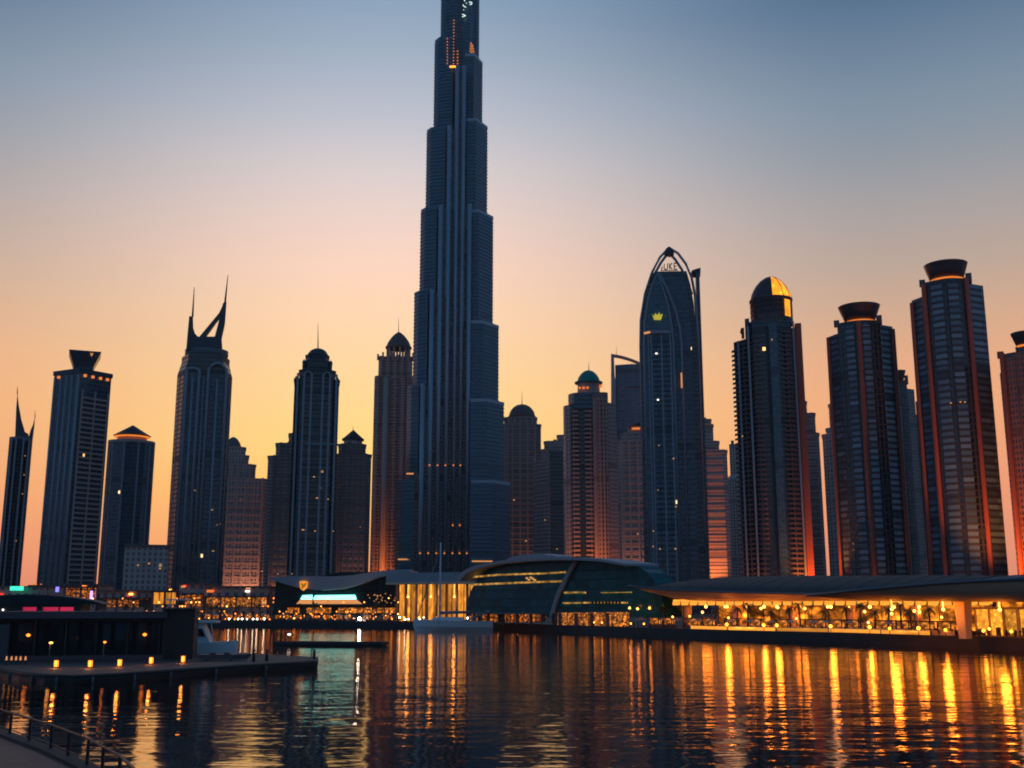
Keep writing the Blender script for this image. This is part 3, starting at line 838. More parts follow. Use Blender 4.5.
# --- the supertall
T = Tower('supertall_tower', 'immense stepped blue supertall with rounded vertical piers, its top cut off by the sky edge', 456, 1150)
BD = 60
def wing_left(xa, y1, d, inner):
    xi = T.x(inner, 500, d)
    x = T.x(xa, y1, d + 8)
    return [(x, d + 8), (x + 5, d), (xi, d - 6), (xi, BD), (x, BD)]
lw = [(441, -80, 34), (435, 39, 30), (427, 129, 24), (421, 209, 18), (414.5, 292, 12), (407.3, 386, 6), (397, 480, 0)]
rw = [(479, -80, 34), (482.3, 62, 30), (487.3, 126, 24), (493, 216, 18), (498.5, 325, 12), (503.8, 402, 6), (510, 482, 0)]
mb = MB(); led = MB()
for i, (px, py, d) in enumerate(lw):
    ytop = T.h(py, d + 6) if py > -70 else T.h(-60)
    poly = wing_left(px, py if py > -70 else 20, d + 3, (452, 448, 441, 433, 425, 417.5, 414.5)[i])
    mbi = MB(); mbi.prism(poly, 0, ytop, u0=i * 7); T.part('wing', mbi, M['burj'])
    zlo = T.h(lw[i + 1][1]) - 6 if i + 1 < len(lw) else 10
    z = zlo
    while z < ytop - 2:
        led.prism([(poly[0][0] - .5, poly[0][1]), (poly[1][0] - .3, poly[1][1] - .9), (poly[2][0], poly[2][1] - .9), (poly[2][0], poly[2][1] + .5), (poly[0][0], poly[0][1] + 4)], z, z + .9)
        z += 4.2
T.part('floor_rib', led, M['burj_rib'])
led = MB()
fr_corner = {0: 470, 1: 474, 2: 476, 3: 479, 4: 482, 5: 487, 6: 492.5}
for i, (px, py, d) in enumerate(rw):
    yr_ = py if py > -70 else 20
    ytop = T.h(py, d + 16) - 3.5 if py > -70 else T.h(-60)
    xi, xc, x = T.x((459, 461, 463, 466, 467.5, 469.5, 471)[i], 500, d), T.x(fr_corner[i], yr_, d - 6), T.x(px, yr_, d + 16)
    poly = [(xi, d - 4), (xc, d - 6), (x, d + 16), (x, BD), (xi, BD)]
    mbi = MB(); mbi.prism(poly, 0, ytop + 0, u0=i * 5); T.part('wing', mbi, M['burj'])
    mbi = MB(); mbi.prism([(xi, d - 4.6), (xc + .3, d - 6.7), (x + .5, d + 15.8), (x + .5, d + 18), (xi, d + 18)], ytop, ytop + 3.5); T.part('parapet', mbi, M['burj_pier'])
    zlo = T.h(rw[i + 1][1]) - 6 if i + 1 < len(rw) else 10
    z = zlo
    while z < ytop - 2:
        led.prism([(xi, d - 4.6), (xc + .2, d - 6.9), (x + .6, d + 15.9), (x + .6, d + 18), (xc, d + 10), (xi, d + 4)], z, z + .9)
        z += 4.2
T.part('floor_rib', led, M['burj_rib'])
mb = MB(); mb.prism(rect(T.x(443, 20, 40), T.x(477, 20, 40), 40, BD), T.h(60), T.h(-60)); T.part('upper_shaft', mb, M['burj'])
mb = MB(); mb.lathe(T.x(460, -60), 45, [(13, T.h(-60)), (10, T.h(-95)), (5, T.h(-100)), (3.5, T.h(-140)), (.5, T.h(-200))], 16); T.part('spire', mb, M['burj_pier'])
# rounded piers of the core: pixel column, top row, radius in px, distance out
tubes = ((421, 384, 2.3, -4), (429, 290, 2.3, 0), (437, 206, 2.3, 4), (445, 126, 2.3, 9), (453, 66, 2.2, 14), (460, 66, 2.2, 14), (467.2, 204, 2.2, 6))
for px, yt, rp, d in tubes:
    x = T.x(px, 500, d)
    mb = MB(); mb.tube([(x, d, 0), (x, d, T.h(yt, d))], rp * T.mpp, 14); T.part('pier', mb, M['burj_pier'])
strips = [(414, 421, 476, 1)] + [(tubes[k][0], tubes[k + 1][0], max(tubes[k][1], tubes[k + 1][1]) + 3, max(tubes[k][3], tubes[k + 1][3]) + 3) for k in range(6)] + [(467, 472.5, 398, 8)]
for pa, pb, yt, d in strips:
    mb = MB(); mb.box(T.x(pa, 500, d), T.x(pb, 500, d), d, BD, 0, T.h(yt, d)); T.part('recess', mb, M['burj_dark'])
# warm cove lights: the niche, the terrace and the rows on the piers
cove = MB()
mb = MB()
for k in range(15):
    py = 64 - k * 3.1
    wz = 1.0 if k < 5 else .55
    x = T.x(453.2 + .05 * k, py, 28)
    mb.box(x - 1.0 * wz, x + 1.0 * wz, 28.0, 29, T.h(py, 28), T.h(py, 28) + .8)
    if k < 9:
        x = T.x(447.3, py, 28); mb.box(x - .6, x + .6, 27.5, 28.5, T.h(py, 28), T.h(py, 28) + .8)
    if k < 5:
        x = T.x(457.6, py, 28); mb.box(x - .8, x + .8, 27.5, 28.5, T.h(py, 28), T.h(py, 28) + .8)
T.part('light_row_dot', mb, M['crown_lights'])
mb = MB(); mb.prism(rect(T.x(449.5, 65, 24), T.x(457, 65, 24), 24, 27.0), T.h(66.5, 24), T.h(65, 24), rect(T.x(451, 62, 26), T.x(455.5, 62, 26), 26, 27.5)); T.part('terrace_light', mb, M['amber'])
mb = MB()
for k in range(4):
    xa_, xb_ = T.x(469.5 + k * .3, 52 - k * 2.6, 27), T.x(475 - k * .6, 55 - k * 3, 34)
    mb.bar((xa_, 27, T.h(50.5 - k * 2.7, 27)), (xb_, 34, T.h(55 - k * 3, 34)), .7, .7)
T.part('light_row_dot', mb, M['crown_lights'])
for py, cols in ((466, (1, 2, 3, 4, 5)), (554, (0, 1, 2, 3, 4, 5, 6)), (526, (4, 5))):
    for k in cols:
        d = tubes[k][3] - tubes[k][2] * T.mpp
        x = T.x(tubes[k][0], 500, tubes[k][3])
        mb = MB(); mb.box(x - .8, x + .8, d - .7, d + .4, T.h(py, d), T.h(py, d) + 1.3); T.part('pier_lamp', mb, M['crown_lights'])
for px, py, ww in ((410, 474.5, 7), (404, 560, 12), (482, 562, 20)):
    x = T.x(px, py); a = ww * T.mpp / 2
    mb = MB(); mb.box(x - a, x + a, -1.4 if px < 450 else -7.2, 2, T.h(py), T.h(py) + 1.2); T.part('terrace_light', mb, M['peach_band'])
# white letters and marks running down the upper right of the shaft
yb = 25.2
mb = MB()
def stroke(pts, wpx=.55):
    for a, c in zip(pts[:-1], pts[1:]):
        mb.bar(T.pt(*a, yb), T.pt(*c, yb), .5, wpx * T.mpp)
stroke([(462.2, 14.2), (465.6, 15.6), (462.2, 16.9)], .75)
stroke([(463.2, 10), (463.9, 9.7)], .6)
stroke([(463, 4.6), (463.6, 6.2), (466, 7.3)], .7); stroke([(464.2, -1), (464.7, 1.2)], .9); stroke([(466.1, 3.4), (466.8, 3)], .6)
stroke([(469, 2.2), (471, 2), (472, 3.2), (471.2, 4.4), (469.6, 4.2)], .8)
T.part('tower_lettering', mb, M['sign_white'])

# --- behind and right of the supertall
T = stepped('round_dome_block', 'violet-grey block with a low round dome and thin finial directly right of the supertall', 521, 1350,
        [(499, 541, 600, 424), (504, 537, 424, 417)], 'slate', 'plum_stone', 36, (522, 13.3, 416.5, 404, 'brown_stone', 2.0), 391, rib=5)
for px, py in ((535, 459), (526, 541), (514, 500)): lit_window(T, px, py, 1.4, 1, -1)
T = Tower('twin_slab_block', 'plain block with one pale and one black face, between the round-domed block and green-domed tower', 549, 1000)
mb = MB(); mb.prism([(T.x(533, 459), 20), (T.x(548.5, 459), 0), (T.x(550, 459), 0), (T.x(550, 459), 28), (T.x(535, 459), 32)], 0, T.h(459)); T.part('shaft', mb, M['slate'])
mb = MB(); mb.prism([(T.x(549, 450), .5), (T.x(563, 450), 6), (T.x(563, 450), 34), (T.x(549, 450), 30)], 0, T.h(450)); T.part('wing', mb, M['black'])
for px, py in ((557, 549), (545, 520)): lit_window(T, px, py, 1, 1, -.5)
stepped('stepped_plum_block', 'small plum block with a stepped roofline showing just left of the green-domed tower', 556, 1250,
        [(541, 572, 600, 449), (544, 572, 449, 441), (557, 572, 441, 435)], 'plum', 'plum_stone', 30)

# --- green-domed tower
T = Tower('green_dome_tower', 'plum stone tower with green dome and a dark balcony recess, lit orange towards its foot', 590, 850)
xl, xr = T.x(563, 404), T.x(616.5, 404)
xm0, xm1 = T.x(570.5, 420), T.x(593, 420)
mb = MB()
mb.prism([(xl, 8), (xl + 1.5, 3), (xm0, 0), (xm0, 30), (xl, 30)], 0, T.h(404.5)); T.part('shaft', mb, M['plum'])
mb = MB(); mb.prism([(xm1, 0), (T.x(605, 404), 1.5), (T.x(608, 404), 3), (T.x(608, 404), 36), (xm1, 36)], 0, T.h(392)); T.part('shaft', mb, M['plum'])
mb = MB(); mb.prism([(T.x(608, 404), 3.2), (xr, 9), (xr, 32), (T.x(608, 404), 34)], 0, T.h(402), None); T.part('shaft', mb, M['plum_fine'])
mb = MB(); mb.box(xm0 - .3, xm1 + .3, 3.5, 34, 0, T.h(403)); T.part('recess', mb, M['black'])
mb = MB(); mb.prism(ngon(20.5 * T.mpp, 13, 24, 0, T.x(588, 395), 16), T.h(404), T.h(391)); T.part('upper_drum', mb, M['plum'])
mb = MB(); mb.box(T.x(574, 397), T.x(592, 397), 1.6, 6, T.h(408), T.h(393)); T.part('roof_glazing', mb, M['navy'])
bal = MB(); z = 8
while z < T.h(409):
    bal.prism([(xm0 - .4, 3.4), (xm0 + 1.5, .6), ((xm0 + xm1) / 2 - 2.5, .2), ((xm0 + xm1) / 2 - 2, 4)], z, z + 1.35)
    bal.prism([((xm0 + xm1) / 2 + 2, 4), ((xm0 + xm1) / 2 + 2.5, .2), (xm1 - 1.5, .6), (xm1 + .4, 3.4)], z, z + 1.35)
    z += 3.5
bal.box(xm0 + 1.8, xm0 + 2.4, 1.4, 4, 0, T.h(409)); bal.box(xm1 - 2.4, xm1 - 1.8, 1.4, 4, 0, T.h(409))
T.part('balcony_rib', bal, M['plum_stone'])
cx = T.x(588.6, 383, 16); r = 12.3 * T.mpp
H16 = lambda q: T.h(q, 16)
mb = MB(); mb.lathe(cx, 16, [(r * .95, T.h(393)), (r * .92, H16(384))], 20); T.part('drum', mb, M['plum_stone'])
mb = MB()
for k in range(3):
    x = T.x(579.5 + 4 * k, 387); mb.box(x - .9, x + .9, 16 - r * .98, 16 - r * .8, T.h(388.2, 6), T.h(386.6, 6))
x = T.x(601.3, 386); mb.box(x - .9, x + .9, 12, 14, T.h(387.4, 12), T.h(385, 12)); T.part('drum_light_dot', mb, M['orange_strip'])
mb = MB(); mb.lathe(cx, 16, [(r * .9, H16(384.6)), (r * 1.18, H16(383.6)), (r * 1.18, H16(382.4)), (r * .98, H16(381.6))] + dome_prof(r * .95, H16(381.6), H16(370), 1.6), 28); T.part('dome', mb, M['green_dome'])
T.finial(588.8, 371, 362, .35, .1, 16)
mb = MB()
for px in (595, 599.5, 603.5):
    x = T.x(px, 420); mb.box(x - .55, x + .55, -.9, 2, 0, T.h(398))
T.part('pier_rib', mb, M['plum_stone'])

# --- sail-topped tower and the mauve round-topped one in front of it
T = Tower('sail_top_tower', 'blue-grey tower with an open curved sail frame at its roof, behind the arched crown tower', 630, 1250)
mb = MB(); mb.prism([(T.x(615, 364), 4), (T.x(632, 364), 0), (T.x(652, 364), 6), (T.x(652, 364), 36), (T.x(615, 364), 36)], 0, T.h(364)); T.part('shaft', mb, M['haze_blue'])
mb = MB(); mb.plate(T.xz([(611, 600), (611, 353.5), (613.8, 354.5), (614.6, 376), (615.6, 380), (617, 600)], 0), 0, 14); T.part('fin', mb, M['grey_pier'])
mb = MB()
curve = [(611 + 36 * k / 10, 353.8 + 11.5 * (k / 10) ** 1.6) for k in range(11)]
mb.plate(T.xz(curve + [(p[0], p[1] + 1.4) for p in curve[::-1]]), 1, 12); T.part('roof_arc', mb, M['grey_pier'])
mb = MB(); mb.box(T.x(627, 386), T.x(641, 386), -.8, 3, T.h(387), T.h(385.5)); T.part('ledge', mb, M['roof_grey'])
T.finial(616.5, 356, 346, .3, .1, 6)
T = stepped('round_top_block', 'mauve apartment block with a small lit rooftop, between the green-domed and arched towers', 630, 1050,
        [(616, 650, 600, 441), (621, 650, 441, 433), (627, 650, 433, 427)], 'plum_fine', 'plum_stone', 30, rib=4)
mb = MB(); mb.box(T.x(632, 428), T.x(640, 428), 2, 8, T.h(429), T.h(427.4)); T.part('roof_light', mb, M['orange_strip'])
mb = MB(); mb.plate(T.xz([(629, 427.5), (640.5, 422.5), (641, 421.5), (629.5, 426)], 2), 2, 12); T.part('roof', mb, M['brown_stone'])
for px, py in ((638, 534),): lit_window(T, px, py, 1.3, 1.3, -1)

# --- arched crown tower
T = Tower('arched_crown_tower', 'tall navy glass tower ending in a pointed open arch, with a yellow crown-shaped emblem', 674, 760)
hull = [(650, 590), (646.5, 480), (643, 400), (641, 360), (640.4, 335), (641, 315), (645, 294), (651, 275), (654, 271.5), (686.5, 271), (691, 285), (695, 310), (697.5, 360), (700, 430), (706, 590)]
def fixh(pts):                                       # vertical sides below row 360 (the lean there is perspective)
    out = []
    for a, c in pts:
        out.append((T.x(a, c), max(0.0, T.h(c))))
    return out
hl = [(T.x(640.6, 345), 0), (T.x(640.6, 345), T.h(345))] + T.xz([(640.8, 325), (642.5, 308), (646.5, 289), (652, 274.5), (655, 271.5), (686.5, 271), (690.5, 285), (694, 305), (696, 330)]) + [(T.x(698, 345), T.h(345)), (T.x(698, 345), 0)]
mb = MB(); mb.plate(hl, 0, 34); T.part('shaft', mb, M['black'])
# front glass face under the inner pointed arch
fa = [(T.x(645, 345), 0), (T.x(645, 345), T.h(345))] + T.xz([(645.6, 325), (648.5, 300), (653, 286), (657.5, 276), (663, 290), (669, 315), (671.5, 330)]) + [(T.x(673, 345), T.h(345)), (T.x(673, 345), 0)]
mb = MB(); mb.plate(fa, -1.2, 2); T.part('glass_front', mb, M['teal'])
def rib(pts, r, y, name='arch_rib', mat='grey_pier', ground=None):
    q = [(T.x(a, c), y, T.h(c)) for a, c in pts]
    if ground:
        q = [(q[0][0], y, 0)] + q if ground in ('a', 'ab') else q
        q = q + [(q[-1][0], y, 0)] if ground in ('b', 'ab') else q
    mb = MB(); mb.tube(q, r * 1.45 * T.mpp, 8); return T.part(name, mb, M[mat])
rib([(643.8, 345), (644.5, 322), (647.8, 300), (652.5, 284), (657.8, 273)], .8, -1.6, ground='a')
rib([(657.8, 273), (663, 288), (668.6, 308), (672, 328), (673.6, 345)], .8, -1.6, ground='b')
rib([(660, 275), (668, 292), (675, 310), (679.5, 328), (681.5, 345)], .8, -2.2, ground='b')
rib([(640.4, 345), (640.8, 318), (645, 292), (652, 271), (660, 256), (669, 247)], .95, 2, mat='grey_pier', ground='a')
rib([(669, 247), (678, 253), (686, 264), (691.5, 277), (695, 295), (696.6, 320), (698, 345)], .95, 2, mat='grey_pier', ground='b')
rib([(648.5, 284), (655, 270), (661, 259.5), (668.5, 250)], 1.0, 6, mat='grey_pier')
rib([(668.5, 250), (675, 257), (682, 268), (687, 279), (692, 293)], 1.0, 6, mat='grey_pier')
mb = MB(); mb.plate(T.xz([(664, 252.6), (666, 248.5), (669, 246.2), (672, 248.3), (674, 252.4), (669.5, 254.5)], 1), 1, 8); T.part('apex', mb, M['navy_metal'])
mb = MB(); xs0, xs1 = T.x(693.6, 300), T.x(700.6, 300); mb.prism(rect(xs0 + 2.2, xs1, 6, 26), 0, T.h(267.5)); T.part('side_slab', mb, M['navy'])
mb = MB(); mb.plate(T.xz([(691, 272.5), (692, 270.2), (700.6, 267.5), (700.6, 271.5)], 6), 6, 20); T.part('slab_bridge', mb, M['navy_metal'])
mb = MB(); xg = T.x(675.8, 345); mb.plate([(xg, 0), (xg, T.h(345))] + T.xz([(675, 330), (672, 312), (666, 292), (662, 277), (684, 277), (688, 292)]) + [(T.x(691.5, 345), T.h(345)), (T.x(691.5, 345), 0)], -.6, 3); T.part('glass_side', mb, M['navy'])
mb = MB(); pts = [(T.x(644 + 28 * k / 8, 332), -1.2 - 2.2 * sin(pi * k / 8)) for k in range(9)]
mb.prism(pts + [(T.x(672, 332), 1), (T.x(644, 332), 1)], T.h(333.8), T.h(331)); T.part('belt', mb, M['grey_pier'])
mb = MB(); mb.bar(T.pt(644, 333.4, -2.2), T.pt(650, 332, -2.8), .6, 1.4); T.part('belt_lamp', mb, M['peach_band'])
mb = MB()
for px in (648.5, 651.2, 661.5, 670.4):
    x = T.x(px, 345); mb.box(x - .45, x + .45, -2.2, -.4, 0, T.h(335))
T.part('mullion', mb, M['grey_pier'])
z = 6; mb = MB()
while z < T.h(340):
    for a, c in ((653, 660.5), (663, 669.6)):
        mb.box(T.x(a, 345), T.x(c, 345), -1.9, -1, z, z + 1.0)
    z += 3.6
mb.box(T.x(656.4, 345), T.x(657, 345), -1.7, -1, 0, T.h(340)); mb.box(T.x(666, 345), T.x(666.6, 345), -1.7, -1, 0, T.h(340))
T.part('balcony_rib', mb, M['navy_metal'])
# emblem: yellow crown with small pale finials
mb = MB(); mb.plate(T.xz([(652.4, 314.2), (654.2, 316.2), (655.2, 313), (657.2, 315.2), (659.4, 312.4), (660.2, 315.2), (662.6, 313.6), (661, 319.6), (654.2, 319.6)], -2.2), -2.2, -1.3); T.part('emblem', mb, M['sign_yellow'])
mb = MB(); mb.lathe(T.x(658, 305.5), -1.7, [(0, T.h(307.4)), (.8, T.h(306.6)), (1.0, T.h(305.4)), (.6, T.h(304.2)), (0, T.h(303.4))], 10); x = T.x(663.3, 311.5); mb.box(x - .3, x + .3, -2, -1.4, T.h(312.6), T.h(310.2)); T.part('emblem_finial', mb, M['roof_grey'])
# roof lettering
mb = MB()
def sk(pts, wp=.95):
    for a, c in zip(pts[:-1], pts[1:]):
        mb.bar(T.pt(*a, 6), T.pt(*c, 6), .8, wp * T.mpp)
sk([(661.3, 270.6), (662.2, 266.8)]); sk([(664.3, 264), (664, 268.2), (665, 269.6), (666.8, 269.4), (667.6, 267.8), (667.7, 263.4)]); sk([(669.4, 263.2), (669.6, 269.4)]); sk([(672, 263), (669.8, 266.4), (672.2, 269.4)])
sk([(676.6, 263), (674, 263.4), (674.2, 269.3), (677, 269.1)]); sk([(674.2, 266.3), (676.4, 266.1)])
mb.bar(T.pt(661, 270.6, 6), T.pt(678, 270.4, 6), .8, .5 * T.mpp)
T.part('roof_lettering', mb, M['dark'])
for px, py, ww in ((656.5, 353.7, 3.5), (658, 400, 3), (659, 445.5, 1.5), (673.5, 459, 2.5), (658, 490, 1), (676, 507, 2.2), (653.5, 531, 1.6), (653.2, 546.5, 2), (675.5, 549, 3), (660, 549, 2.5), (682, 378, 1), (681.5, 384, 1.2), (687, 520, 2)):
    lit_window(T, px, py, ww * .55, 1.0, -2.4, mat='lit_room' if py > 440 else 'headlight')
mb = MB(); x = T.x(681.5, 380); mb.box(x - .5, x + .5, -3.2, -2.6, T.h(389), T.h(374)); T.part('strip_light', mb, M['peach_band'])

# --- plum steps right of the arched tower
stepped('plum_stair_block', 'reddish plum block stepping down to the right of the arched crown tower', 714, 1050,
        [(699, 727, 600, 450), (699, 719, 450, 441), (699, 713, 441, 424), (703, 711, 424, 419)], 'plum_fine', 'plum_stone', 28)
T = Tower('small_grey_block', 'narrow hazy grey block showing beside the balconied gold-dome tower', 735, 1400)
mb = MB(); mb.prism(rect(T.x(729, 444), T.x(745, 444), 0, 20), 0, T.h(444)); T.part('shaft', mb, M['brown'])
mb = MB(); mb.prism(rect(T.x(731, 444), T.x(734, 444), 4, 12), T.h(444), T.h(440)); T.part('roof', mb, M['brown_stone'])
T = Tower('round_hazy_block', 'low hazy rounded block in the gap between plum steps and gold-dome tower', 733, 1300)
mb = MB(); mb.prism(ngon(9 * T.mpp, 14, 16, 0, T.x(734, 478), 14), 0, T.h(479)); mb.prism(ngon(9 * T.mpp, 14, 16, 0, T.x(734, 478), 14), T.h(479), T.h(474), ngon(4 * T.mpp, 8, 16, 0, T.x(734, 478), 14)); T.part('shaft', mb, M['brown'])

# --- balconied tower with gold dome
T = Tower('gold_dome_tower', 'dark balconied tower with a pointed dome glowing gold on its right side', 770, 750)
zt = T.h(340)
xl = T.x(733, 340); xr = T.x(794, 340)
mb = MB(); mb.prism([(xl, 12), (T.x(747, 340), 2), (T.x(747, 340), 34), (xl, 34)], 0, T.h(337)); T.part('wing', mb, M['black'])
core = [(T.x(746, 325), 4), (T.x(752, 325), 0), (T.x(776, 325), -1), (T.x(794, 325), 5), (T.x(794, 325), 36), (T.x(746, 325), 36)]
mb = MB(); mb.prism(core, 0, T.h(321)); T.part('shaft', mb, M['black'])
mb = MB(); mb.prism([(T.x(769.5, 340), -2.0), (T.x(777, 340), -2.0), (T.x(777, 340), 3), (T.x(769.5, 340), 3)], 0, T.h(324)); T.part('glass_strip', mb, M['teal'])
mb = MB(); mb.prism([(T.x(744.6, 320), 3), (T.x(749, 320), 1), (T.x(749, 320), 30), (T.x(744.6, 320), 30)], T.h(337), T.h(317)); T.part('stair_core', mb, M['navy_metal'])
def bal_stack(xa, xb, ya, yb_, z1, out, mat='brown_stone'):
    mb = MB(); z = 6
    while z < z1:
        n = 6
        pts = []
        for k in range(n + 1):
            f = k / n
            pts.append((xa + (xb - xa) * f, ya + (yb_ - ya) * f - out * (sin(pi * f) ** .6 if 0 < f < 1 else 0)))
        mb.prism(pts + [(xb, yb_ + 1.5), (xa, ya + 1.5)], z, z + 1.25)
        z += 3.35
    xm, ym = (xa + xb) / 2, (ya + yb_) / 2
    mb.box(xm - .4, xm + .4, ym - out * .9, ym + 1, 0, z1)
    return T.part('balcony_rib', mb, M[mat])
bal_stack(T.x(730.6, 345), T.x(737.5, 345), 12, 8, T.h(347), 1.6)
bal_stack(T.x(738.5, 345), T.x(747, 345), 7, 2.5, T.h(340), 2.0)
bal_stack(T.x(750, 345), T.x(761, 345), 1, 0, T.h(335), 2.4)
bal_stack(T.x(779, 345), T.x(793.5, 345), -.2, 4.5, T.h(330), 2.4)
for px, y, zt_ in ((738, 6, 338), (748.6, -1, 326), (794.2, 4.4, 322)):
    x = T.x(px, 345); mb = MB(); mb.box(x - .7, x + .7, y - 1.4, y + 2, 0, T.h(zt_)); T.part('pier', mb, M['grey_pier'])
mb = MB(); mb.prism([(T.x(762, 345), -.2), (T.x(769.3, 345), -.8), (T.x(769.3, 345), 2), (T.x(762, 345), 2)], 0, T.h(326)); T.part('recess', mb, M['dark'])
cx = T.x(771, 305, 18); rr = 21.8 * T.mpp
H18 = lambda q: T.h(q, 18)
mb = MB(); mb.lathe(cx, 18, [(rr, T.h(327)), (rr, H18(303)), (rr * 1.03, H18(302.5)), (rr * 1.03, H18(301))], 28); T.part('drum', mb, M['aubergine'])
dome_p = [(rr * a, H18(301) + (H18(277.5) - H18(301)) * b_) for a, b_ in ((.98, 0), (.93, .2), (.83, .4), (.69, .6), (.48, .8), (.24, .94), (.03, 1))]
def gore(r_add, a0, a1, prof, n=12, m=0):
    g_ = MB()
    for i in range(len(prof) - 1):
        for k in range(n):
            aa, ab = a0 + (a1 - a0) * k / n, a0 + (a1 - a0) * (k + 1) / n
            (ra, za), (rb, zb) = prof[i], prof[i + 1]
            ra += r_add; rb += r_add
            g_.face([(cx + ra * cos(aa), 18 + ra * sin(aa), za), (cx + ra * cos(ab), 18 + ra * sin(ab), za), (cx + rb * cos(ab), 18 + rb * sin(ab), zb), (cx + rb * cos(aa), 18 + rb * sin(aa), zb)],
                    [(aa * rr, za), (ab * rr, za), (ab * rr, zb), (aa * rr, zb)], smooth=True)
    return g_
mb = MB(); mb.lathe(cx, 18, dome_p, 28); T.part('dome', mb, M['cup'])
T.part('glowing_dome_gore', gore(.12, R(-86), R(25), dome_p), M['gold_glow'])  # right-hand gore glows gold by its own emission
T.part('gold_window_panel', gore(rr * 1.02, R(-52), R(-30), [(0, H18(321)), (0, H18(304.5))], 6), M['gold_glow'])
mb = MB()
for aa in (-86, -54, -28, 0, 25):
    mb.tube([(cx + (q[0] + .25) * cos(R(aa)), 18 + (q[0] + .25) * sin(R(aa)), q[1]) for q in dome_p], .28, 5)
T.part('dome_rib', mb, M['cup'])
mb = MB(); mb.plate(T.xz([(741.5, 337.5), (741.5, 333.5), (740, 332), (741, 328), (744, 327.5), (744.4, 337.5)], 8), 8, 12); T.part('roof_plant', mb, M['dark'])
xs0, xs1 = T.x(796, 345), T.x(802.6, 345)
mb = MB(); mb.prism(rect(xs0, xs1, 6, 30), 0, T.h(323)); T.part('side_slab', mb, M['terracotta'])
for px, py in ((742.5, 436), (772, 341), (792, 330)): lit_window(T, px, py, 1.2, 1, -3.2)

# --- background right of the gold dome
stepped('slate_step_block', 'bluish block with two roof steps just right of the gold-dome tower', 812, 1150,
        [(796, 819, 600, 433), (796, 815, 433, 413), (796, 806.5, 413, 401)], 'slate', 'brown_stone', 26)
stepped('slim_grey_block', 'slim brown-grey block hugging the left edge of the shorter cup-topped tower', 832, 1050,
        [(822, 850, 600, 434), (826, 850, 434, 428), (828.5, 850, 428, 404)], 'brown', 'plum_stone', 26)

# --- cup-topped towers
def cup_tower(name, label, px0, Y, L, C0, C1, Rr, yl, yc, yr_, cup, strips, bands, wm='cup_glass'):
    T = Tower(name, label, px0, Y)
    yref = yc + 20
    X = lambda p: T.x(p, yref)
    mb = MB(); mb.prism([(X(L), 12), (X(C0), 3), (X(C0) + .5, 34), (X(L) + 2, 34)], 0, T.h(yl)); T.part('wing', mb, M[wm])
    mb = MB(); mb.prism([(X(C1) - .5, 3), (X(Rr), 12), (X(Rr) - 2, 34), (X(C1), 34)], 0, T.h(yr_)); T.part('wing', mb, M[wm])
    wd = X(C1) - X(C0)
    bow = [(X(C0) + wd * k / 8, 3 - 5 * sin(pi * k / 8)) for k in range(9)]
    mb = MB(); mb.prism(bow + [(X(C1), 38), (X(C0), 38)], 0, T.h(yc)); T.part('shaft', mb, M['cup_wall'])
    for a, c in bands:                                       # ribbon-window bays
        fa, fc = (X(a) - X(C0)) / wd, (X(c) - X(C0)) / wd
        mb = MB()
        pts = [(X(a) + (X(c) - X(a)) * k / 4, 3 - 5 * sin(pi * max(0, min(1, fa + (fc - fa) * k / 4))) - .9) for k in range(5)]
        mb.prism(pts + [(X(c), 4), (X(a), 4)], 0, T.h(yc + 5)); T.part('window_bay', mb, M['cup_glass'])
    for p_, ytop in strips:
        f = (X(p_) - X(C0)) / wd
        y = 3 - 5 * sin(pi * f) if 0 <= f <= 1 else (3 + 9 * (-f * wd) / (X(C0) - X(L)) if f < 0 else 3 + 9 * (f - 1) * wd / (X(Rr) - X(C1)))
        mb = MB(); mb.prism(ngon(1.5, 1.9, 8, 0, X(p_), y - .8), 0, T.h(ytop)); T.part('strip', mb, M['terracotta'])
    ca, cb, da, db, ytop, ybot = cup
    cy = 14
    cx = (T.x(ca, ytop, cy) + T.x(cb, ytop, cy)) / 2
    r1, r0 = (T.x(cb, ytop, cy) - T.x(ca, ytop, cy)) / 2 * 1.03, (T.x(db, ybot, cy) - T.x(da, ybot, cy)) / 2
    ht, hb = T.h(ytop - 1.6, cy - r1), T.h(ybot, 2)
    mb = MB(); mb.prism(ngon(r0 * 1.08, r0 * .95, 20, 0, cx, cy), T.h(yc) - .5, hb - .6); T.part('cup_base', mb, M['aubergine'])
    mb = MB(); mb.lathe(cx, cy, [(r0 * 1.03, hb - 1.5), (r0 * 1.06, hb - .5), (r0 * .98, hb - .15)], 28); T.part('cup_light', mb, M['orange_strip'])
    mb = MB(); mb.lathe(cx, cy, [(r0 * .9, hb - .2), (r0 * .98, hb), (r0 + (r1 - r0) * .5, (hb + ht) / 2), (r1 * .98, ht - .7), (r1, ht), (r1 * .9, ht), (r0 * .8, hb + 2.5), (0, hb + 2.5)], 36); T.part('cup', mb, M['cup'])
    mb = MB(); x = X(C0) - .5; mb.box(x - 1.6, x + 2, 2, 6, T.h(yc + 3), T.h(yc - 3)); T.part('shoulder', mb, M['aubergine']); mb = MB(); x = X(C1); mb.box(x - 2, x + 1.6, 2, 10, T.h(yc + 3), T.h(yc - 5)); T.part('shoulder', mb, M['aubergine'])
    return T
T = cup_tower('cup_top_tower', 'shorter of the two large towers crowned by a bronze cup, next to the gold dome', 867, 720, 828, 838, 881, 894, 331, 321, 325, (838, 879.5, 844, 874.5, 303.5, 318),
          [(828.2, 332), (859.5, 322), (894, 328)], [(846, 854.5), (863, 871)])
T = cup_tower('cup_top_tower', 'taller of the two large cup-crowned towers, with two terracotta strips down its front', 956, 670, 911, 924, 971, 985, 293, 280, 285, (923.5, 967, 929, 963.5, 261.5, 276),
          [(924.5, 282), (968, 280), (911.3, 296)], [(931.5, 943), (948.5, 959)])
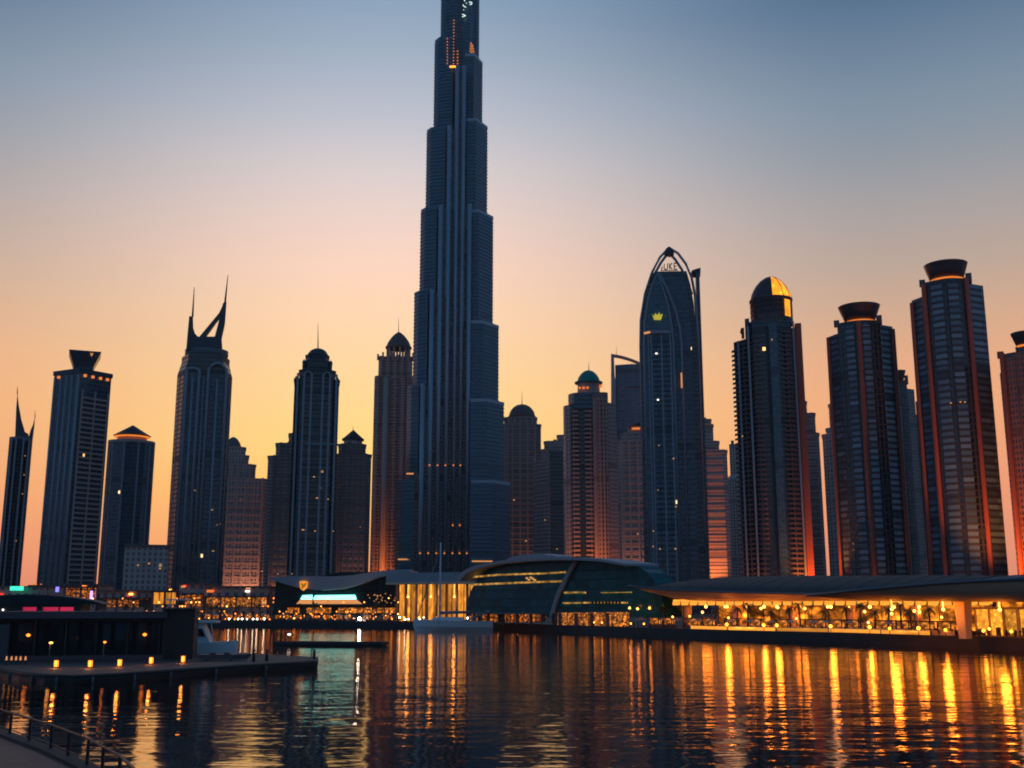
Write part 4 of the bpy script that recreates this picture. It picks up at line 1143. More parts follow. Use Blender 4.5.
for px, py in ((951, 404), (960.5, 403.5), (965, 404)): lit_window(T, px, py, 1.3, 1.1, -3.6)
T = cup_tower('small_cup_tower', 'small distant tower with a tiny cup crown seen between the two large cup-crowned towers', 911, 1100, 890, 894, 908, 915, 384, 380, 388, (893, 905.5, 896, 903, 371, 379),
          [(917, 400)], [(897, 901)], 'slate')
T = cup_tower('plum_cup_tower', 'plum stone tower with a shallow cup crown, last beside the tallest cup tower', 1020, 640, 999.5, 1002.5, 1045, 1052, 369, 353, 365, (1010.5, 1040, 1015, 1036, 333.5, 343),
          [(1003.5, 352)], [(1008, 1016), (1024, 1032)], 'plum_fine')
for ch in T.root.children:
    if ch.name.startswith(('shaft', 'shoulder', 'window_bay')):
        ch.data.materials.clear(); ch.data.materials.append(M['rust'])
stepped('grey_filler_block', 'unlit grey block filling the slot between the two large cup-crowned towers', 918, 1250,
        [(902, 936, 600, 440), (902, 925, 440, 415)], 'brown', 'brown_stone', 26)

# ------------------------------------------------------------------ waterfront buildings
def local(px, Y, z=GZ):
    return G(px, Y, z)
class Place:
    """a waterfront thing: origin at column px, depth Y; x along the quay (to the right), y inland"""
    def __init__(s, name, label, cat, px, Y, px2=None, Y2=None, z=GZ, group=None):
        a = G(px, Y, z)
        s.len = 0
        rz = 0
        if px2 is not None:
            b_ = G(px2, Y2, z); d = b_ - a; rz = atan2(d.y, d.x); s.len = d.length
        s.root = empty(name, a, rz)
        tag(s.root, label, cat, group)
        s.a, s.rz = a, rz
    def part(s, name, mb, mats, parent=None, label=None):
        return mb.build(name, mats, parent or s.root, label)
    def zat(s, py, Y=None):
        return P(512, py, Y or s.a.y)[1] - s.a.z
def shop(name, label, px0, px1, Y, ytop, ylit0, ylit1, glowmat, wall='brown', roof='brown_stone', extra=None, depth=18):
    p = Place(name, label, 'building', px0, Y, px1, Y)
    L = p.len
    zt, z0, z1 = p.zat(ytop), max(0.3, p.zat(ylit0)), p.zat(ylit1)
    mb = MB(); mb.box(0, L, 0, depth, 0, zt - .6); p.part('wall', mb, M[wall])
    mb = MB(); mb.box(-.6, L + .6, -1.4, depth + .6, zt - .6, zt); p.part('roof', mb, M[roof])
    mb = MB(); mb.box(L * .03, L * .97, -.25, .3, z0, z1); f = p.part('shopfront', mb, M[glowmat])
    mb = MB(); mb.prism([(0, -.3), (0, -3.2), (L, -3.2), (L, -.3)], z1 + .1, z1 + .5); p.part('awning', mb, M['dark'])
    for k in range(max(2, int(L / 7))):  # small glowing signs at random, added to brighten the shop row
        x = rng.uniform(.03, .9) * L; w_ = rng.uniform(.5, 2.4); zz = rng.uniform(z1 + .6, max(z1 + .9, zt - 1.2))
        mb = MB(); mb.box(x, x + w_, -.5, -.2, zz, zz + rng.uniform(.35, .8)); p.part('added_sign', mb, M[rng.choice(('orange_strip', 'orange_strip', 'peach_band', 'warm', 'amber', 'red_neon', 'headlight'))])
    n = max(2, int(L / 6))
    for k in range(n + 1):
        mb = MB(); x = L * (.02 + .96 * k / n); mb.box(x - .25, x + .25, -.9, -.3, 0, z1); p.part('column', mb, M['brown_stone'])
    return p
def neon(p, name, x0, x1, z0, z1, mat, y=-3.4):
    mb = MB(); mb.box(x0, x1, y, y + .3, z0, z1); return p.part(name, mb, M[mat])
p = shop('waterfront_shop', 'low dark shop with a green neon strip and red lamp at the far left', -30, 36, 470, 586, 603, 597, 'shop_dim')
neon(p, 'neon_sign', p.len * .62, p.len * .82, p.zat(590.5), p.zat(586.5), 'green_neon'); neon(p, 'red_lamp', p.len * .46, p.len * .54, p.zat(602), p.zat(595.5), 'red_neon')
p = shop('waterfront_shop', 'small pale pavilion with warm lit eaves left of the wedge-crowned tower foot', 28, 46, 480, 585, 592, 586.5, 'shop')
p = shop('waterfront_shop', 'two-storey restaurant with orange lit front and violet neon edge', 62, 96, 455, 584, 602, 588, 'shop_dim', wall='plum')
neon(p, 'neon_sign', p.len * .86, p.len * .93, p.zat(601), p.zat(591), 'violet_neon'); neon(p, 'neon_dot', -p.len * .16, -p.len * .07, p.zat(592), p.zat(587), 'blue_neon')
p = shop('waterfront_shop', 'long dim shop row between the violet neon and the bright arcade', 98, 150, 450, 590, 607, 599, 'shop_dim')
p = shop('waterfront_shop', 'bright golden arcade with tall narrow arches on the left shore', 151, 176, 445, 590, 604, 592.5, 'hall_glow')
p = shop('waterfront_shop', 'dark shop with small scattered lamps right of the golden arcade', 177, 203, 445, 583, 606, 595, 'shop_dim')
p = shop('waterfront_shop', 'low pavilion with a continuous orange lit band under a flat roof', 203, 268, 440, 586, 607, 597.5, 'shop')
neon(p, 'roof_lamp', p.len * .07, p.len * .17, p.zat(592.5), p.zat(590), 'orange_strip')
neon(p, 'white_panel', p.len * .92, p.len * .99, p.zat(604), p.zat(601), 'peach_band')

# --- terrace strip with market lights in front of the shops
# curved-roof hall with the cyan lit window
p = Place('curved_roof_hall', 'dark hall under a sweeping grey roof with a cyan and peach lit trapezoid window', 'building', 268, 425, 400, 425)
L = p.len; Z = p.zat
def pxx(px): return (px - 268) / (400 - 268) * L
mb = MB()
top = [(268, 579), (285, 577), (305, 576.5), (330, 577), (352, 576), (372, 573), (392, 570.5), (412, 570)]
bot = [(412, 573.5), (398, 574), (380, 578), (362, 585), (345, 589), (325, 590.5), (305, 589), (290, 585), (277, 581)]
poly = [(pxx(a), Z(b_)) for a, b_ in top + bot]
mb.plate(poly, -9, 24); p.part('roof', mb, M['pale_roof'])
mb = MB(); mb.plate([(pxx(a), Z(b_)) for a, b_ in ((274, 615), (276, 581), (290, 586), (305, 590), (325, 591), (345, 590), (362, 586), (380, 579), (400, 575), (402, 615))], -3, 20); p.part('wall', mb, M['hall_glass'])
mb = MB(); mb.plate([(pxx(a), Z(b_)) for a, b_ in ((318, 575), (338, 571.5), (388, 571.5), (398, 573))], 4, 22); p.part('roof_lantern', mb, M['dark'])
for a, c, e, f in ((303.4, 313, 297.5, 313), (316, 355.5, 315.5, 357)):
    mb = MB(); mb.plate([(pxx(x), Z(y)) for x, y in ((a, 595.4), (c, 595), (f if f > 320 else c, 599.2), (a - 2, 599.2))], -3.6, -2.9); p.part('lit_window', mb, M['cyan_band'])
    mb = MB(); mb.plate([(pxx(x), Z(y)) for x, y in ((a - 2.2, 599.4), (f if f > 320 else c, 599.4), (363 if f > 320 else c, 604), (a - 6 if a < 310 else a, 604))], -3.6, -2.9); p.part('lit_window', mb, M['peach_band'])
mb = MB(); mb.box(pxx(286), pxx(398), -8, -2.9, Z(605.8), Z(604.6)); p.part('canopy', mb, M['dark'])
mb = MB(); mb.box(pxx(288), pxx(397), -3.3, -2.8, Z(613), Z(607)); p.part('shopfront', mb, M['shop'])
mb = MB()
sh = [(303, 582), (307, 581.3), (311, 582.2), (310.6, 588), (307, 591), (304, 589)]
mb.plate([(pxx(a), Z(b_)) for a, b_ in sh], -10, -9.2); p.part('shield_sign', mb, M['sign_orange'])
mb = MB(); mb.bar((pxx(305), -10.1, Z(584)), (pxx(307.5), -10.1, Z(587)), .15, .4); mb.bar((pxx(309.5), -10.1, Z(583.6)), (pxx(307.5), -10.1, Z(587)), .15, .4); mb.bar((pxx(305.4), -10.1, Z(587)), (pxx(306.6), -10.1, Z(588.8)), .15, .4); p.part('sign_lettering', mb, M['brown_stone'])
for k in range(26):
    px, py = rng.uniform(366, 396), rng.uniform(594, 604)
    mb = MB(); x, z = pxx(px), Z(py); mb.box(x - .16, x + .16, -3.4, -2.9, z, z + .3); p.part('lit_window', mb, M['peach_band'])

# golden colonnade hall
p = Place('golden_colonnade', 'flat-roofed hall with tall golden glazing between dark columns, behind the moored yacht', 'building', 397, 412, 474, 400)
L = p.len; Z = p.zat
def pxx(px): return (px - 397) / (474 - 397) * L
mb = MB(); mb.box(0, L, 1, 1.6, 0, Z(584)); p.part('glazing', mb, M['hall_glow'])
mb = MB(); mb.box(-1, L + 8, -7, 24, Z(582.8), Z(573.5)); p.part('roof', mb, M['pale_roof'])
mb = MB(); mb.box(-1, L + 8, -7.3, -6.9, Z(585), Z(582.9)); p.part('fascia', mb, M['soffit'])
mb = MB(); mb.box(0, L, 1.7, 24, 0, Z(583)); p.part('wall', mb, M['brown'])
for k in range(8):
    mb = MB(); x = L * (k + .05) / 7.6; mb.box(x - .35, x + .35, -1.4, -.6, 0, Z(583)); p.part('column', mb, M['brown_stone'])
for k in range(3):
    l = bpy.data.lights.new('hall_lamp_glow', 'POINT'); l.energy = 300; l.color = (1, .35, .05); l.shadow_soft_size = .6
    o = bpy.data.objects.new('hall_lamp_glow', l); COL.objects.link(o); o.parent = p.root; o.location = (L * (.2 + .3 * k), -3.5, 8)
    mb = MB(); mb.lathe(L * (.2 + .3 * k), -3.5, [(0, 8.5), (.35, 8.7), (.35, 9.1), (.05, 9.3), (.05, Z(583))], 10); p.part('pendant', mb, M['warm'])

# wave-shaped glass hall
p = Place('wave_glass_hall', 'low wave-shaped glass hall with a pale roof rim and two ribbons of yellow light', 'building', 478, 366, 652, 300)
L = p.len
def hallp(px, py):                                  # x along the front from the column, z from the row, on the front plane
    a, b_ = G(478, 366), G(652, 300)
    k = (px - 512) / F
    # ray x = k*zc ; zc = Y c + dz s
    Yl = None
    lo, hi = -.3, 1.3
    for _ in range(40):
        mid = (lo + hi) / 2
        q = a.lerp(b_, mid)
        X, Zz, _m = P(px, py, q.y)
        if q.x < X: lo = mid
        else: hi = mid
    q = a.lerp(b_, lo)
    return lo * L, P(px, py, q.y)[1] - GZ
def hp(pts): return [hallp(*q) for q in pts]
left = hp([(470, 616), (470, 604), (473, 592), (478, 583), (484, 575), (494, 568), (510, 564), (535, 561.5), (560, 560.5), (577, 560.5), (571, 575), (564, 590), (558, 605), (554, 617)])
mb = MB(); mb.plate(left, -1.2, 6); p.part('glass_shell', mb, M['wave_glass'])
right = hp([(554, 617), (558, 605), (564, 590), (571, 575), (577, 560.5), (600, 560.5), (630, 562.5), (640, 566), (650, 573), (658, 583), (664, 595), (668, 617)])
mb = MB(); mb.plate(right, -.8, 6); p.part('glass_shell', mb, M['wave_glass'])
rim = [(470, 577), (480, 569.5), (492, 565), (510, 561.5), (535, 559), (560, 557.8), (590, 557.8), (615, 559.5), (640, 563.8)]
mb = MB(); mb.plate(hp(rim + [(640, 566.2), (615, 562), (590, 560.6), (560, 560.6), (535, 562), (510, 564.5), (492, 568.5), (480, 574), (473, 581)]), -5.5, 7); p.part('roof_rim', mb, M['pale_roof'])
mb = MB(); mb.plate(hp([(505, 560), (512, 556.6), (525, 554.4), (540, 553.6), (553, 555.2), (557, 558), (557, 560)]), 0, 7); p.part('roof_dome', mb, M['pale_roof'])
def edge_bar(q0, q1, wz, y, mat, name):
    a, c = hallp(*q0), hallp(*q1)
    mb = MB(); mb.bar((a[0], y, a[1]), (c[0], y, c[1]), .8, wz); return p.part(name, mb, M[mat])
edge_bar((579.5, 561), (571.5, 575), 1.3, -1.3, 'pale_roof', 'shell_edge'); edge_bar((571.5, 575), (562, 594), 1.3, -1.3, 'pale_roof', 'shell_edge'); edge_bar((562, 594), (554.5, 617), 1.3, -1.3, 'pale_roof', 'shell_edge')
def ribbon(pts_top, hpx, mat='band_lights', y=-1.5):
    lo_ = [(a, b_ + hpx) for a, b_ in pts_top[::-1]]
    mb = MB(); mb.plate(hp(pts_top + lo_), y, y + .5); return p.part('light_ribbon', mb, M[mat])
ribbon([(476.5, 576.2), (500, 574.2), (520, 573.4), (545, 572.8), (569, 571.4)], 1.7)
ribbon([(473, 584), (495, 583), (520, 582), (545, 581), (566, 580.4)], 1.8)
ribbon([(567, 592), (578, 591.6), (588, 591.8)], 1.6, y=-1.3); ribbon([(566, 602.4), (590, 602), (612, 601.8), (630, 602)], 1.5, y=-1.3)
ribbon([(604, 592.4), (634, 592)], .5, y=-1.3)
mb = MB()                                            # the small unreadable letters on the light ribbon
for k in range(9):
    a = hallp(597 + 3.4 * k, 603.6)
    mb.box(a[0] - .35, a[0] + .25, -1.8, -1.4, a[1], a[1] + .7)
p.part('sign_lettering', mb, M['dark'])
mb = MB()
for px, py in ((531, 579), (533, 580.6), (535, 578.4), (537, 579.6), (539, 581)):
    a = hallp(px, py); mb.box(a[0] - .25, a[0] + .25, -1.9, -1.3, a[1], a[1] + .5)
p.part('light_dot', mb, M['lit_room'])
mb = MB(); mb.plate(hp([(479, 612), (553, 612.5), (553, 614.2), (479, 613.6)]), -6, -3); p.part('canopy', mb, M['roof_grey'])
mb = MB(); mb.plate(hp([(479, 614), (553, 614.5), (553, 622), (479, 622)]), -3.1, -2.7); p.part('shopfront', mb, M['shop_dim'])
mb = MB(); mb.plate(hp([(556, 613), (632, 612), (632, 628), (556, 625)]), -1.6, -1.1); p.part('shopfront', mb, M['shop'])
for px in (484, 498, 513, 527, 541, 570, 586, 602, 618):
    a = hallp(px, 613); mb = MB(); mb.box(a[0] - .3, a[0] + .3, -4.2, -3.4, 0, a[1]); p.part('column', mb, M['brown_stone'])

# long canopy hall on the right
def canopy(name, label, px0, Y0, px1, Y1, secs, soff_mat, thick, roof_mat='roof_blue'):
    """secs: rows of (px, front lip row, underside-back row, crest row); depth runs along the quay"""
    p = Place(name, label, 'canopy', px0, Y0, px1, Y1)
    a, b_ = G(px0, Y0), G(px1, Y1)
    L = p.len
    rowsF, rowsT, rowsB, rowsS = [], [], [], []
    for (px, lip, crest, low, dep) in secs:
        lo, hi = -.5, 2.0
        for _ in range(40):
            mid = (lo + hi) / 2; q = a.lerp(b_, mid)
            if q.x < P(px, lip, q.y)[0]: lo = mid
            else: hi = mid
        q = a.lerp(b_, lo)
        x = lo * L
        zl = P(px, lip, q.y - 8)[1] - GZ
        zw = P(px, low, q.y - 4)[1] - GZ
        zc = max(P(px, crest, q.y + dep * .3)[1] - GZ, zl + .3)
        rowsF.append((x, -8, zl))
        rowsS.append([(x, -8, zl), (x, -7, zl - (zl - zw) * .45), (x, -5.5, zl - (zl - zw) * .8), (x, -4, zw), (x, dep, zw)])
        rowsT.append([(x, -8 + .3, zl + .35), (x, -3, zl + (zc - zl) * .5), (x, dep * .15, zl + (zc - zl) * .85), (x, dep * .3, zc), (x, dep * .8, zl + (zc - zl) * .7), (x, dep, zl)])
    mb = MB()
    for i in range(len(secs) - 1):
        for k in range(5):
            mb.face([rowsT[i][k], rowsT[i + 1][k], rowsT[i + 1][k + 1], rowsT[i][k + 1]], smooth=True)
        mb.face([rowsF[i], rowsF[i + 1], rowsT[i + 1][0], rowsT[i][0]])
    p.part('roof', mb, M[roof_mat])
    mb = MB()
    for i in range(len(secs) - 1):
        for k in range(4):
            mb.face([rowsS[i][k], rowsS[i][k + 1], rowsS[i + 1][k + 1], rowsS[i + 1][k]], smooth=k < 3)
    p.part('soffit', mb, M[soff_mat])
    mb = MB()                                        # standing seams across the roof sheets
    for i in range(len(secs) - 1):
        for f in (0, .33, .67):
            for k in range(5):
                a_ = Vector(rowsT[i][k]).lerp(Vector(rowsT[i + 1][k]), f); c_ = Vector(rowsT[i][k + 1]).lerp(Vector(rowsT[i + 1][k + 1]), f)
                mb.bar(tuple(a_), tuple(c_), .12, .14)
    p.part('seam', mb, M['dark'])
    mb = MB(); mb.tube([(q[0], q[1] - .1, q[2] + .2) for q in rowsF], .3, 6); p.part('lip', mb, M['roof_grey'])
    return p, rowsF
p, rf = canopy('long_canopy', 'long curved navy canopy with glowing orange underside stretching along the right quay', 652, 300, 1000, 232,
       [(648, 586, 585.5, 586.5, 6), (660, 588, 583.5, 592, 18), (680, 590, 579, 597.5, 30), (700, 591, 577.5, 600.5, 36), (730, 592, 576.5, 601.5, 38), (770, 593.5, 576, 601.5, 38), (830, 594.5, 576, 601, 38), (890, 594.5, 575.5, 601, 38), (950, 595, 576, 601, 38), (1030, 595, 576, 601, 38)], 'soffit', 1.5)
L = p.len
Z = p.zat
mb = MB(); mb.box(L * .02, L * 1.05, 27, 27.6, 0, 8.0); p.part('lit_back_wall', mb, M['canopy_glow'])
mb = MB(); mb.box(L * .02, L * 1.05, 27.7, 34, 0, 8.4); p.part('wall', mb, M['brown'])
mb = MB(); mb.box(L * .12, L * 1.05, -2.5, 27, 7.6, 7.9); p.part('ceiling_panel', mb, M['soffit'])
mb = MB()
for k in range(30):
    x = L * (.1 + .9 * k / 30); mb.box(x, x + L * .9 / 30 - .5, -2.9, -2.6, 5.95, 6.85)
mb.box(L * .1, L, -2.6, -2.3, 6.2, 7.4)
p.part('glow_panel', mb, M['low_wall_glow'])  # glowing boxes added to make the ceiling edge read bright yellow
for f in (.13, .30, .47, .64, .81, .985):
    mb = MB(); mb.prism(rect(L * f - .6, L * f + .6, -1, .6), 0, 7.6, rect(L * f - .9, L * f + .9, -1.4, 1)); p.part('pillar', mb, M['soffit'])
def along(p_, a_, b__, L_, px, off):
    lo, hi = -.5, 1.5
    nrm = Vector((-(b__ - a_).y, (b__ - a_).x, 0)).normalized() * off
    for _ in range(40):
        mid = (lo + hi) / 2; q_ = a_.lerp(b__, mid) + nrm
        if q_.x < G(px, q_.y, 7).x: lo = mid
        else: hi = mid
    return lo * L_
for px in (684, 706, 727, 747, 764, 777, 800, 831, 850, 870, 894, 919):
    x = along(p, G(652, 300), G(1000, 232), L, px, -1.0)
    mb = MB(); mb.lathe(x, -1, [(0, 5.2), (.3, 5.35), (.38, 5.65), (.2, 5.95), (.05, 6.1), (.05, 7.6)], 12); p.part('pendant_lamp', mb, M['warm'])
    strong = px in (727, 764, 777, 831, 870, 919)
    nm = 'canopy_lamp_glow' if strong else 'canopy_side_glow'
    l = bpy.data.lights.get(nm) or bpy.data.lights.new(nm, 'POINT')
    l.energy = 700 if strong else 350; l.color = (1, .25, .02); l.shadow_soft_size = .85 if strong else 1.4
    o = bpy.data.objects.new(nm, l); COL.objects.link(o); o.parent = p.root; o.location = (x, -1, 4.6)
canopyL, canopyRoot = L, p
def make_kiosk():
    e = empty('cafe_kiosk')
    mb = MB(); mb.box(-1.8, 1.8, -1, 1, 0, 1.0); mb.build('counter', M['brown_stone'], e)
    mb = MB(); mb.box(-1.7, 1.7, .6, .8, 1.0, 2.6); mb.build('lit_shelf', M['shop'], e)
    mb = MB(); mb.box(-2.1, 2.1, -1.4, 1.1, 2.6, 2.85); mb.build('roof', M['dark'], e)
    for sx in (-1.75, 1.75):
        mb = MB(); mb.box(sx - .08, sx + .08, -.95, -.8, 1.0, 2.6); mb.build('post', M['dark'], e)
    return e
kz = make_kiosk()
for i, (px, dd) in enumerate(((655, 12), (668, 15), (694, 9), (709, 13), (733, 15), (757, 14), (784, 9), (812, 12), (822, 9), (838, 11), (855, 15), (884, 12), (905, 14), (926, 10), (947, 13))):
    o = kz if i == 0 else copy_tree(kz)
    o.location = G(px, bank_at(px) + dd, GZ + .012); o.rotation_euler.z = -.35
    tag(o, 'low café kiosk with bright yellow shelves under the long canopy', 'kiosk', 'kiosks under the long canopy')
p, rf = canopy('curved_canopy', 'grey curved canopy sweeping up over the nearest pavilion at the right end', 850, 224, 1040, 190,
       [(835, 596.5, 596, 597, 4), (880, 591.5, 588.5, 600, 14), (920, 588, 583.5, 601, 22), (960, 584.5, 578.5, 601.5, 26), (1000, 582, 575, 602, 28), (1060, 579.5, 572, 602.5, 28)], 'soffit', 1.2, 'roof_grey')
L = p.len
for k in range(3):
    o = bpy.data.objects.new('canopy_lamp_glow', bpy.data.lights['canopy_lamp_glow']); COL.objects.link(o); o.parent = p.root; o.location = (L * (.3 + .28 * k), -2, 4.6)
    mb = MB(); mb.lathe(L * (.3 + .28 * k), -2, [(0, 4.9), (.25, 5.0), (.3, 5.3), (.1, 5.5), (.04, 8.5)], 12); p.part('pendant', mb, M['warm'])
mb = MB(); x = L * .615; mb.prism(rect(x - .75, x + .75, 1, 2.6), 0, 7.3, rect(x - 1.1, x + 1.1, .6, 3)); p.part('pillar', mb, M['soffit'])

p = Place('glass_pavilion', 'brightly lit yellow pavilion beneath the curved canopy beside its pillar', 'building', 968, 216, 1040, 204)
L = p.len
mb = MB(); mb.box(0, L, 3, 3.5, .3, 5.2); p.part('glazing', mb, M['pav_glow'])
mb = MB(); mb.box(-.4, L, 2.2, 12, 5.2, 5.6); p.part('roof', mb, M['soffit'])
mb = MB(); mb.box(0, L, 3.6, 11.5, 0, 5.1); p.part('wall', mb, M['soffit'])
for k in range(5):
    mb = MB(); x = L * k / 5 + .2; mb.box(x - .14, x + .14, 2.5, 2.9, .3, 5.2); p.part('mullion', mb, M['soffit'])
for k in range(7):                                  # posters and shadows of shop goods inside the glass
    mb = MB(); x = .8 + k * 1.75; mb.box(x, x + rng.uniform(.5, 1.2), 2.6, 2.9, .3, rng.uniform(.9, 1.9)); p.part('display_panel', mb, M['brown_stone'])

# stepped terrace with lit edge along the right quay
mb = MB(); gl = MB()
tr = [(700, 300), (740, 280), (800, 262), (860, 247), (920, 231), (955, 221)]
terr = [G(a, b_ - 8, GZ) for a, b_ in tr]
tin = offs(terr, 7)
for i in range(len(terr) - 1):
    a, b_, c, d = terr[i], terr[i + 1], tin[i + 1], tin[i]
    for z0, z1, sft in ((0, .5, 0),):
        mb.face([(*a.xy, GZ), (*b_.xy, GZ), (*b_.xy, GZ + 1.1), (*a.xy, GZ + 1.1)])
        mb.face([(*a.xy, GZ + 1.1), (*b_.xy, GZ + 1.1), (*c.xy, GZ + 1.1), (*d.xy, GZ + 1.1)])
        mb.face([(*d.xy, GZ), (*c.xy, GZ), (*c.xy, GZ + 1.1), (*d.xy, GZ + 1.1)])
tag(mb.build('terrace_wall', M['soffit']), 'long low pale terrace wall washed by orange light along the right promenade', 'wall')
r = tag(empty('lit_step', (0, 0, 0)), 'thin yellow light line running along the right quay kerb', 'light strip')
q = offs([b for b in bank if True], 2.2)
gl = MB()
segs = [G(a, bank_at(a) + 2.5, GZ + .3) for a in (690, 740, 780, 815, 860, 900, 930)]
acc = 0
for a, b_ in zip(segs[:-1], segs[1:]):
    l_ = (b_ - a).length
    gl.face([(*a.xy, GZ + .05), (*b_.xy, GZ + .05), (*b_.xy, GZ + 1.0), (*a.xy, GZ + 1.0)], [(acc, 0), (acc + l_, 0), (acc + l_, .7), (acc, .7)])
    acc += l_
gl.build('glow_panel', M['low_wall_glow'], r)
gl = MB()
n_ = offs(segs, .5)
for i in range(len(segs) - 1):
    a, b_, c, d = segs[i], segs[i + 1], n_[i + 1], n_[i]
    gl.face([(*a.xy, GZ + 1.01), (*b_.xy, GZ + 1.01), (*c.xy, GZ + 1.01), (*d.xy, GZ + 1.01)]); gl.face([(*d.xy, GZ), (*c.xy, GZ), (*c.xy, GZ + 1.01), (*d.xy, GZ + 1.01)])
gl.build('coping', M['concrete'], r)

# ------------------------------------------------------------------ lamps, palms, people, stalls
def make_lamp(h, r, mat, watts=0, col=(1, .45, .1)):
    e = empty('globe_lamp')
    mb = MB(); mb.tube([(0, 0, 0), (0, 0, .5), (0, 0, h - r)], [.11, .07, .05], 6); mb.box(-.16, .16, -.16, .16, 0, .12); mb.build('pole', M['dark'], e)
    mb = MB(); mb.lathe(0, 0, [(0, h - r), (r * .7, h - r * .7), (r, h), (r * .7, h + r * .7), (0, h + r)], 10); mb.build('globe', M[mat], e)
    if watts:
        l = bpy.data.lights.new('lamp_glow', 'POINT'); l.energy = watts; l.color = col; l.shadow_soft_size = r * 1.2
        o = bpy.data.objects.new('lamp_glow', l); COL.objects.link(o); o.parent = e; o.location = (0, -.1, h + r + .3)
    return e
protos = {}
def lamp(px, d, h, r, mat, label, group, watts=0, col=(1, .45, .1)):
    key = (round(h, 1), r, mat, watts)
    if key not in protos:
        e = protos[key] = make_lamp(h, r, mat, watts, col)
    else:
        e = copy_tree(protos[key])
    e.location = G(px, bank_at(px) + d, GZ + .012)
    tag(e, label, 'lamp', group)
    return e
# left shore sparkle
L1 = 'small amber globe lamp among the crowded lights of the left shore'
for k in range(170):
    px = rng.uniform(98, 400)
    d = rng.uniform(3, 17)
    lamp(px, d, rng.choice((.8, 1.2, 1.7, 2.2, 2.8, 3.6)), rng.choice((.12, .17, .22, .28)), rng.choice(('amber', 'amber', 'warm')), L1, 'globe lamps along the left shore')
L1 = 'tall orange lamp standing against the shop walls of the left shore'
for k in range(40):
    px = rng.uniform(50, 400)
    lamp(px, rng.uniform(12, 20), rng.choice((5.5, 7.0, 8.5)), rng.choice((.22, .3)), rng.choice(('amber', 'warm')), L1, 'tall lamps by the left shops')
L1 = 'white quay lamp close to the water left of the curved-roof hall'
for px in (229, 238, 242, 247, 253, 257, 264):
    lamp(px, 2.5, .9, .3, 'whitel', L1, 'white quay lamps', 0)
lamp(359.5, 2.2, 1.1, .55, 'flood', 'dazzling white quay light in front of the curved-roof hall', None, 0)
L1 = 'amber globe lamp between the golden colonnade and the moored yacht'
for k in range(16):
    lamp(rng.uniform(397, 470), rng.uniform(2.5, 7), rng.choice((.9, 1.6)), rng.choice((.2, .3)), rng.choice(('warm', 'warm', 'whitel')), L1, 'globe lamps before the colonnade')
L1 = 'orange globe lamp on the promenade below the wave-shaped glass hall'
for k in range(24):
    lamp(rng.uniform(482, 634), rng.uniform(3, 9), rng.choice((.9, 1.6, 2.4)), rng.choice((.16, .22)), rng.choice(('amber', 'amber', 'warm')), L1, 'globe lamps below the glass hall')
L1 = 'warm globe street lamp standing under or before the long canopy'
for px, d, h in ((630, 8, 5.2), (638, 9, 5.0), (650, 9, 5.2), (673, 8, 3.0), (690, 10, 3.2), (703, 12, 4.2), (726, 10, 5.6), (729, 6, 3.0), (762, 10, 5.2), (779, 10, 5.4), (797, 6, 3.0), (806, 8, 5.2), (829, 10, 5.6), (866, 8, 4.6), (893, 9, 4.2), (916, 8, 4.8), (921, 9, 4.6), (869, 4, 2.4), (943, 9, 3.6), (990, 5, 1.6)):
    lamp(px, d, h, .32 if h > 4 else .26, 'warm', L1, 'globe street lamps by the long canopy', 45 if h > 3.5 else 0, (1, .24, .02))

for px in (727, 764, 777, 831, 870, 919):
    lamp(px, 2.0, 1.5, .38, 'quay_gold', 'bright golden quay lamp at the water edge before the long canopy', 'quay edge lamps before the canopy', 110, (1, .26, .02))
for px in (890, 946, 984, 1012):  # lamps added to light the underside of the curved canopy
    lamp(px, 2.2, 1.3, .3, 'quay_gold', 'added golden lamp at the water edge, lighting the underside of the curved canopy', 'added edge lamps by the pavilion', 90, (1, .26, .02))
for px in (560, 566, 576, 594, 602, 631, 644, 498, 487):
    lamp(px, 1.9, 1.2, .24, 'quay_gold', 'bright orange quay lamp at the water edge below the glass hall', 'quay edge lamps below the glass hall', 0)
def make_palm(h, seed):
    rg = random.Random(seed)
    e = empty('palm_tree')
    mb = MB(); n = 7
    lean = rg.uniform(-.35, .35)
    pts = [(lean * (k / n) ** 2, 0, h * k / n) for k in range(n + 1)]
    mb.tube(pts, [.24 - .09 * k / n + (.05 if k % 2 else 0) for k in range(n + 1)], 8); mb.build('trunk', M['bark'], e)
    mb = MB()
    for k in range(22):
        a = 2 * pi * k / 22 + rg.uniform(-.15, .15)
        el = rg.uniform(-.35, 1.1)
        ln = rg.uniform(1.7, 2.5)
        pos = Vector((lean, 0, h)); dirv = Vector((cos(a) * cos(el), sin(a) * cos(el), sin(el)))
        prev = pos
        for s_ in range(6):
            dirv = (dirv + Vector((0, 0, -.22 - .05 * s_))).normalized()
            nxt = prev + dirv * ln / 6
            side = dirv.cross(Vector((0, 0, 1))).normalized()
            wl = .42 * sin(pi * (s_ + .9) / 7)
            for sg in (-1, 1):
                for q in (0, .5):
                    p0 = prev.lerp(nxt, q); p1 = prev.lerp(nxt, q + .38)
                    tip = p1 + side * sg * wl + dirv * .22 + Vector((0, 0, -.16))
                    mb.face([tuple(p0), tuple(p1), tuple(tip)])
            mb.face([tuple(prev + side * .02), tuple(nxt + side * .02), tuple(nxt - side * .02), tuple(prev - side * .02)])
            prev = nxt
    mb.build('crown', M['frond'], e)
    return e
pp = [make_palm(5.2, 1), make_palm(6.0, 2), make_palm(4.4, 3)]
